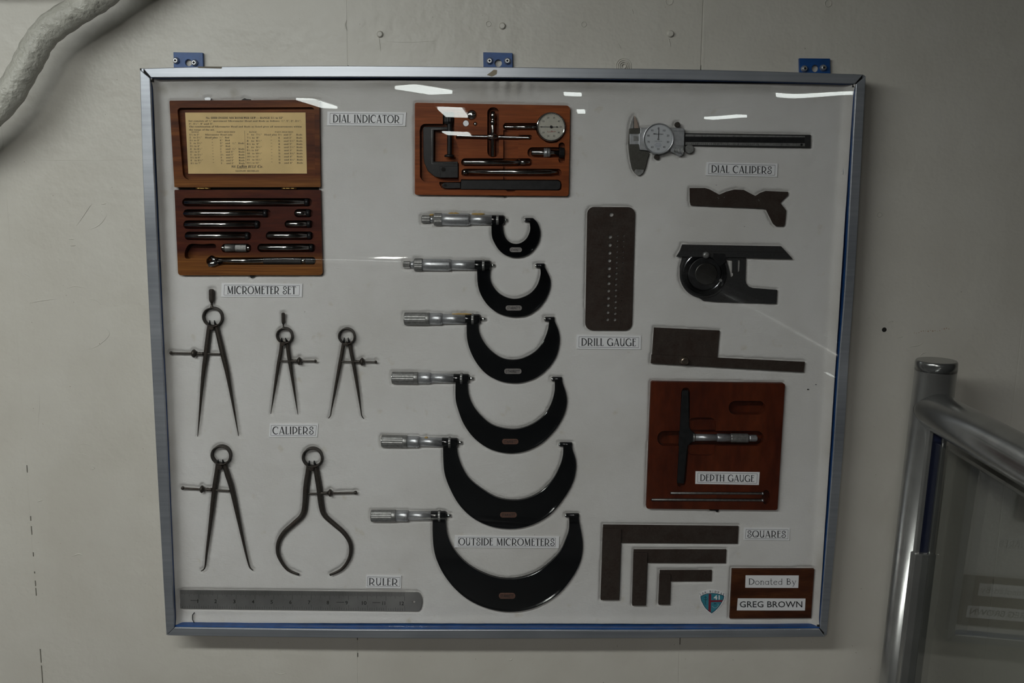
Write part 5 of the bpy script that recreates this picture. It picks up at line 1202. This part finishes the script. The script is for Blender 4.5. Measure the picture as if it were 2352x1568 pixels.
q_ = P(*zi(422, 1376), FELT - .006); m = MB(); m.lathe((q_.x, FELT - .003, q_.z), (q_.x, FELT - .0105, q_.z), [(0, 48 * u), (.35, 48 * u), (.4, 36 * u), (.5, 42 * u), (.9, 40 * u), (1, 28 * u)], 36, .0); m.obj('nut', plain('warm_nickel', (.40, .33, .27), .28, 1, .2, 200), pr)

# ------------------------------------------------------------------ depth gauge in its box
zj = Z(1460, 850, 4.6125)
YB3 = FS - .0120
dx = thing('depth_gauge_case', 'dark red square wooden case holding a T-shaped depth gauge', 'wooden case', P(1645, 1024, FELT))
m = MB(); m.prism(XZ(rrect([zj(165, 120), zj(1583, 140), zj(1502, 1482), zj(112, 1466)], 5), YB3), YB3, FS + .0076); bk = m.obj('block', WOODDEPTH, dx)
vs_ = [zj(*p) for p in [(484, 230), (500, 192), (530, 183), (562, 192), (578, 230), (574, 700), (535, 1180), (515, 1225), (480, 1240), (445, 1222), (437, 1180), (462, 700)]]
cutters(bk, [(vs_, .0095), (slot(985, 325, 1372, 470, zj), .0145), (rrect([zj(560, 500), zj(850, 502), zj(845, 905), zj(545, 900)], 14), .006), (slot(230, 643, 1358, 802, zj), .0135),
             (slot(362, 1288, 1370, 1318, zj), .0045), (slot(162, 1356, 1372, 1392, zj), .0045), (circ(1382, 1345, 44, zj, 24, 78), .011)], YB3)
m = MB(); m.prism(XZ([zj(*p) for p in [(770, 1472), (885, 1474), (875, 1500), (855, 1502), (845, 1488), (790, 1486)]], YB3 + .004), YB3 + .004, YB3 + .006); m.obj('latch', BLKMET, dx)
dm = thing('depth_gauge', 'T-shaped depth gauge with black base and silver thimble, in the red case', 'depth gauge', P(1620, 1002, FELT))
Yg2 = YB3 + .0005
m = MB(); m.prism(XZ([zj(*p) for p in cr([(492, 217), (560, 217)], 1)[:2] + [(566, 480), (568, 600), (590, 648), (632, 672), (632, 752), (590, 765), (552, 800), (540, 900), (512, 1198), (440, 1200), (452, 900), (462, 760), (466, 620), (478, 430)]], Yg2), Yg2, Yg2 + .007); m.obj('base', BLKMET, dm, .0006, 2)
Y4 = YB3 + .0025; u4 = SC(1640, 1003, Y4) / 4.6125
def cy(a, b, prof, nm, mat, kn=0.0, n=36):
    m = MB(); f = lambda x: 711 + (x - 610) * .013; m.lathe(P(*zj(a, f(a)), Y4), P(*zj(b, f(b)), Y4), [(t_, r * u4) for t_, r in prof], n, kn); m.obj(nm, mat, dm)
cy(605, 635, [(0, 46), (.5, 46), (1, 36)], 'lock_collar', SATIN2)
cy(630, 865, [(0, 38), (1, 38)], 'sleeve', SATIN); cy(860, 1008, [(0, 40), (.06, 44), (1, 43)], 'thimble', SATIN)
cy(1005, 1192, [(0, 44), (.05, 47), (.95, 47), (1, 43)], 'knurled_grip', SATIN2, .05, 44); cy(1190, 1203, [(0, 30), (1, 30)], 'neck', BLKMET); cy(1201, 1284, [(0, 33), (.1, 36), (.9, 36), (1, 30)], 'ratchet', SATIN, .04, 36)
m = MB()
for k in range(7):
    th = -1.0 + k * .33; a_ = P(*zj(864, 715), Y4); b_ = P(*zj(888, 715), Y4); o_ = Vector((0, -math.cos(th), math.sin(th))) * 44.5 * u4; m.ribbon([a_ + o_, b_ + o_], .0002)
m.obj('thimble_scale', INK, dm)
rod(zj(370, 1300), zj(1352, 1306), 12 / 4.6125, YB3 + .0008, [('shaft', [(0, .8), (.005, 1), (.985, 1)], SATIN2, 0), ('tip', [(.985, 1.3), (1, 1.3)], SATIN, 0)], 'measuring_rod', 'shorter thin steel rod, upper of two in the red case', SATIN2)
rod(zj(168, 1370), zj(1352, 1378), 12 / 4.6125, YB3 + .0008, [('shaft', [(0, .8), (.005, 1), (.985, 1)], SATIN2, 0), ('tip', [(.985, 1.3), (1, 1.3)], SATIN, 0)], 'measuring_rod', 'longer thin steel rod, lower of two in the red case', SATIN2)
name_card('DEPTH GAUGE', [(1597.7, 1082), (1745, 1084), (1743, 1113.4), (1597, 1111)], 'white card reading DEPTH GAUGE, stuck on the red wooden case', Y=YB3 - .0006, base=YB3, fs=.58)

# ------------------------------------------------------------------ squares
zk = Z(1350, 1180, 4.2)
def square(blade, stock, lab, hs=.0085):
    cen = zk(*stock[0]); t = thing('try_square', lab, 'square', P(*cen, FD), 'try squares nested by size')
    m = MB(); m.prism(XZ([zk(*p) for p in blade], FD - .0032), FD - .0032, FD - .0010); m.obj('blade', BROWNST, t, .0003, 1)
    m = MB(); m.prism(XZ([zk(*p) for p in stock], FD - hs), FD - hs, FD + .0003); m.obj('stock', BROWNST, t, .0005, 1)
square([(148, 104), (1455, 118), (1447, 288), (148, 279)], [(148, 142), (326, 148), (303, 832), (125, 832)], 'largest brown steel try square, outermost of the three', .0062)
square([(443, 343), (1338, 343), (1332, 476), (443, 473)], [(445, 378), (579, 378), (560, 886), (430, 886)], 'middle brown steel try square, between the other two', .0062)
square([(695, 543), (1198, 543), (1195, 650), (695, 652)], [(695, 588), (803, 588), (793, 877), (684, 877)], 'smallest brown steel try square, innermost of the three', .0055)

# ------------------------------------------------------------------ ship's emblem sticker
zm = Z(1580, 1330, 17.42)
ye = FELT - .0010
back_ = [(480, 570), (600, 490), (760, 440), (950, 422), (1150, 440), (1320, 490), (1500, 570), (1500, 680), (1470, 760), (1420, 900), (1300, 1090), (1120, 1280), (950, 1400), (780, 1280), (620, 1090), (530, 920), (480, 740)]
m = MB(); m.prism(XZ([zm(*p) for p in back_], ye), ye, FELT + .0002); em = m.obj('ship_emblem', PAPER); tag(em, 'small teal shield emblem with red cross bars and the number 41', 'emblem')
def flat(pts, y, name, mat):
    m = MB(); m.prism(XZ([zm(*p) for p in pts], y), y, y + .00008); return m.obj(name, mat, em)
out_ = cr([(500, 680), (640, 610), (800, 565), (975, 550), (1150, 565), (1310, 605), (1452, 660)], 4) + cr([(1452, 660), (1430, 790), (1360, 920), (1250, 1090), (1100, 1250), (950, 1362)], 4)[1:] + cr([(950, 1362), (820, 1270), (680, 1130), (580, 960), (520, 820), (500, 680)], 4)[1:-1]
flat(out_, ye - .0001, 'shield_border', NAVY)
inn = [(950 + (x - 950) * .945, 905 + (y - 905) * .945) for x, y in out_]
flat(inn, ye - .0002, 'shield_field', TEAL)
flat([(835, 590), (935, 585), (915, 1325), (820, 1245)], ye - .0003, 'red_bar', REDM); flat([(930, 835), (1395, 828), (1365, 905), (925, 915)], ye - .00031, 'red_bar', REDM)
m = MB(); text_px(m, '41', zm(1030, 805), zm(1275, 805), 9.5, ye - .00032, .03); m.obj('number', WHITEI, em)
m = MB(); s = 'U.S.S. MIDWAY'
pos = [i / 12 for i in range(13)]
for ch, t_ in zip(s, [0, .055, .1, .155, .2, .255, .32, .40, .50, .60, .71, .83, .93]):
    if ch == ' ': continue
    a_ = math.radians(-31 + 62 * (t_ + .035)); Rr_ = 900; cx_, cy_ = 965, 1440
    bx, by = cx_ + (Rr_ + 10) * math.sin(a_), cy_ - (Rr_ + 10) * math.cos(a_)
    w_ = 28 if ch == '.' else 75 if ch in 'MDWAY' else 55 if ch != 'I' else 25
    hgt_ = 5.0 if ch != '.' else 5.0
    dx_, dy_ = math.cos(a_) * w_ / 2, math.sin(a_) * w_ / 2
    text_px(m, serif(ch), zm(bx - dx_, by - dy_), zm(bx + dx_, by + dy_), hgt_, ye - .0001, .01)
m.obj('ship_name', INK, em)
m = MB()
for pts in ([(700, 660), (705, 760), (700, 1010)], [(630, 780), (660, 820), (740, 820), (780, 770)], [(640, 740), (700, 700), (760, 740)]):
    m.ribbon([P(*zm(*p), ye - .00032) for p in pts], .0008)
m.ribbon([P(*zm(*p), ye - .00032) for p in [(1040, 972), (1130, 972)]], .0013)
m.obj('anchor_motif', plain('dark_teal', (.015, .07, .10), .5), em)
m = MB(); m.ribbon([P(*zm(*p), ye - .00032) for p in cr([(980, 1060), (1020, 1120), (1075, 1140), (1150, 1120), (1220, 1040), (1210, 985)], 3)], .0006);
m.obj('wave_motif', plain('pale_teal', (.30, .45, .48), .5), em)

# ------------------------------------------------------------------ donor plaque
yq = FELT - .0045
m = MB(); m.prism(XZ([zk(*p) for p in [(1393, 533), (2187, 533), (2155, 1005), (1370, 1010)]], yq), yq, FELT + .0004)
pq = thing('donor_plaque', 'small dark wooden plaque with two white name strips, bottom right', 'plaque', P(1772, 1363, FELT))
m.obj('board', WOODPLAQ, pq, .0004, 1)
yl = yq - .0004
m = MB(); m.prism(XZ([zk(*p) for p in [(1523, 592), (2036, 593), (2030, 713), (1519, 711)]], yl), yl, yq); s1_ = m.obj('name_strip', PAPER, pq)
m = MB(); deco_px(m, 'Donated By', zk(1552, 682), zk(2010, 682), 14.2, yl - .00005, 1.25); m.obj('lettering', INK, s1_)
m = MB(); m.prism(XZ([zk(*p) for p in [(1448, 814), (2101, 816), (2095, 931), (1438, 930)]], yl), yl, yq); s2_ = m.obj('name_strip', PAPER, pq)
m = MB(); text_px(m, 'GREG BROWN', zk(1466, 900), zk(2070, 900), 14.0, yl - .00005, .008); m.obj('lettering', INK, s2_)

for lab, spots in (('smallest outside', [(za, 486, 522, 118), (za, 640, 730, 106), (za, 830, 940, 112)]), ('third outside', [(za, 670, 835, 930)]), ('fifth outside', [(zb_, 530, 560, 684)])):
    t = next(o for o in C.objects if o.get('label', '').startswith(lab))
    for zc, x0, x1, y in spots:
        m = MB(); m.tube([P(*zc(x0 + (x1 - x0) * k / 6, y + random.uniform(-2, 2)), FELT - .0015) for k in range(7)], [.0004, .0011, .0013, .0010, .0014, .0010, .0004], 8); m.obj('glue_bead', YELLOWED, t)
# ------------------------------------------------------------------ loose bits on the lining
m = MB(); m.lathe(P(1939.6, 386, FELT - .004), P(1939, 402, FELT - .004), [(0, .0018), (.1, .0022), (.9, .0022), (1, .0018)], 12); tag(m.obj('loose_pin', SATIN), 'tiny loose steel pin near the right edge of the lining', 'pin')
m = MB()
for x, y, l in ((1874, 883, 3), (1856, 894, 5), (1918, 936, 2), (1679, 199, 2), (1788, 1432, 3), (556, 1228, 2), (1710, 520, 2), (700, 716, 2), (1645, 425, 2), (1228, 1228, 2)):
    q_ = P(x, y, FELT - .0008); m.ball(q_, l * .00022, 6, (1.4, .6, .7))
m.tube([P(447, 1406, FELT - .001), P(442, 1412, FELT - .003), P(442, 1422, FELT - .005), P(446, 1430, FELT - .007)], .0006, 6)
o = m.obj('lint_specks', BLACKGAP); tag(o, 'dark lint and specks scattered over the white lining', 'lint'); o['kind'] = 'stuff'

# ------------------------------------------------------------------ felt lining: a padded sheet that swells at its edges and gives way under the tools
import numpy as np
def felt():
    bpy.context.view_layer.update()
    nx, nz = 560, 460
    tl, tr, br, bl = [np.array((a, b)) for a, b in q_case]
    u = np.linspace(0, 1, nx + 1)[None, :, None]; v = np.linspace(0, 1, nz + 1)[:, None, None]
    p = (tl * (1 - u) + tr * u) * (1 - v) + (bl * (1 - u) + br * u) * v
    X, Zz = p[..., 0], p[..., 1]
    wdt = tr[0] - tl[0]; hgt = tl[1] - bl[1]
    u = u[..., 0]; v = v[..., 0]
    dl, dr, dt, db = u * wdt + 0 * v, (1 - u) * wdt + 0 * v, v * hgt + 0 * u, (1 - v) * hgt + 0 * u
    def wave(x, z, f, k): return np.sin(x * f + 1.3 * k + 1.7 * np.sin(z * f * .7 + k)) * np.sin(z * f * 1.1 + 2.1 * k + 1.3 * np.sin(x * f * .6 - k))
    nn = .5 * wave(X, Zz, 31, 1) + .3 * wave(X, Zz, 67, 2) + .2 * wave(X, Zz, 140, 3)
    n2 = wave(X, Zz, 260, 4) * .6 + wave(X, Zz, 420, 5) * .4
    def sw(d, amp, L): return amp * np.exp(-(d / L) ** 2)
    Y = FELT - sw(db, 0.0030 + 0.0010 * nn, 0.007) - sw(dt, 0.0060 + 0.0015 * nn, 0.008) - sw(dl, 0.0085, 0.0042) - sw(dr, 0.0095 + 0.0012 * nn, 0.006)
    Y += 0.00035 * nn + 0.00010 * n2
    c = P(1165, 195, FELT); dd = np.sqrt((X - c.x) ** 2 + ((Zz - c.z) * 2.5) ** 2)
    Y -= 0.003 * np.exp(-(dd / 0.03) ** 2) * (0.6 + 0.4 * np.sin(X * 420))
    # hollows pressed by everything that rests in the batting
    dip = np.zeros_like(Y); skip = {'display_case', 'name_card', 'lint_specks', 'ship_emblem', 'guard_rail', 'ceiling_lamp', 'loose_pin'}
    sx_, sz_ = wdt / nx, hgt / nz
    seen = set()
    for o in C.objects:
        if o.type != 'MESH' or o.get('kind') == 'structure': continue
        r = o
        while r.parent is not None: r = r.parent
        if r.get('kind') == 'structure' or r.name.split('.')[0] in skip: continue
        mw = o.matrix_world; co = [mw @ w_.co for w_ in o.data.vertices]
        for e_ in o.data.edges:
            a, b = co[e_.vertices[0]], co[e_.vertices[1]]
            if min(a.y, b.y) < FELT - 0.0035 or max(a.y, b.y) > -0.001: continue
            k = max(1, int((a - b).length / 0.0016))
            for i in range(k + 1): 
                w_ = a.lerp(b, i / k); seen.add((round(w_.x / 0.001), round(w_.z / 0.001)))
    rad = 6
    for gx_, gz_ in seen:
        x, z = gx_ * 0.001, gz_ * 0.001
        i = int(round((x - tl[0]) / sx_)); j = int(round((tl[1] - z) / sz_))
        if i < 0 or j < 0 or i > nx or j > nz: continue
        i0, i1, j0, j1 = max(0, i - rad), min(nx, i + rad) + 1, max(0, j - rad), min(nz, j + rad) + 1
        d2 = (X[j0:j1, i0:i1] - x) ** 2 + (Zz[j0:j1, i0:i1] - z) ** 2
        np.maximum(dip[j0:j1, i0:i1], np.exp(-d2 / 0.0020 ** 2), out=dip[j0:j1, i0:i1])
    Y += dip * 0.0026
    # under the hollowed wooden cases the sheet lies right down on the back of the tray
    for poly in BOXES:
        pts = np.array(poly); inside = np.zeros(Y.shape, bool); n = len(pts)
        cen = pts.mean(0); pts = cen + (pts - cen) * (1 - 0.0045 / np.abs(pts - cen).max(0))
        for k in range(n):
            (x0, z0), (x1, z1) = pts[k], pts[(k + 1) % n]
            cond = ((z0 > Zz) != (z1 > Zz)) & (X < (x1 - x0) * (Zz - z0) / (z1 - z0 + 1e-12) + x0)
            inside ^= cond
        Y = np.where(inside, FS + 0.0088, Y)
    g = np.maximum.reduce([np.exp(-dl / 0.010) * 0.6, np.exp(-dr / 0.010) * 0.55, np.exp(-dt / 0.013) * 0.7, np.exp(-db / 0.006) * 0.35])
    g = np.maximum(g, dip * 0.38)      # tarnish and oil from the tools, with their contact shade painted in
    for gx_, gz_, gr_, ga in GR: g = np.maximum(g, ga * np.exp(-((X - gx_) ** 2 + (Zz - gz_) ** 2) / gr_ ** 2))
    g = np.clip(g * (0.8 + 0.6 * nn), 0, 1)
    co = np.stack([X - caseO.x, Y - caseO.y, Zz - caseO.z], -1).reshape(-1, 3)
    idx = np.arange((nx + 1) * (nz + 1)).reshape(nz + 1, nx + 1)
    fa = np.stack([idx[:-1, :-1], idx[1:, :-1], idx[1:, 1:], idx[:-1, 1:]], -1).reshape(-1, 4)
    me = bpy.data.meshes.new('felt_lining'); me.from_pydata(co.tolist(), [], fa.tolist()); me.update()
    me.polygons.foreach_set('use_smooth', [True] * len(me.polygons)); me.materials.append(FELTM)
    ca = me.color_attributes.new('grime_and_shade', 'FLOAT_COLOR', 'POINT')
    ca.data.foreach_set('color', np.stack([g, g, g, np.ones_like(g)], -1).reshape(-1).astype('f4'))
    o = bpy.data.objects.new('felt_lining', me); C.objects.link(o); o.parent = case
GR = []
for x, y, r, a in ((540, 213, 0.008, .9), (1100, 200, 0.02, .6), (1180, 197, 0.012, .8), (400, 195, .012, .6), (375, 205, .008, .8), (445, 1416, .004, .7), (1860, 1415, .03, .35), (1780, 1430, .03, .3), (1925, 870, .012, .6), (1890, 1330, .03, .35), (1455, 262, .01, .35), (960, 232, .04, .2)):
    g_ = P(x, y, FELT); GR.append((g_.x, g_.z, r, a))
BOXES = [XZ([(389, 231), (733, 229), (740.8, 631.7), (409, 632)], YB1), XZ([z3(133, 150), z3(2232, 190), z3(2212, 1412), z3(133, 1395)], YB2), XZ([zj(165, 120), zj(1583, 140), zj(1502, 1482), zj(112, 1466)], YB3)]
felt()
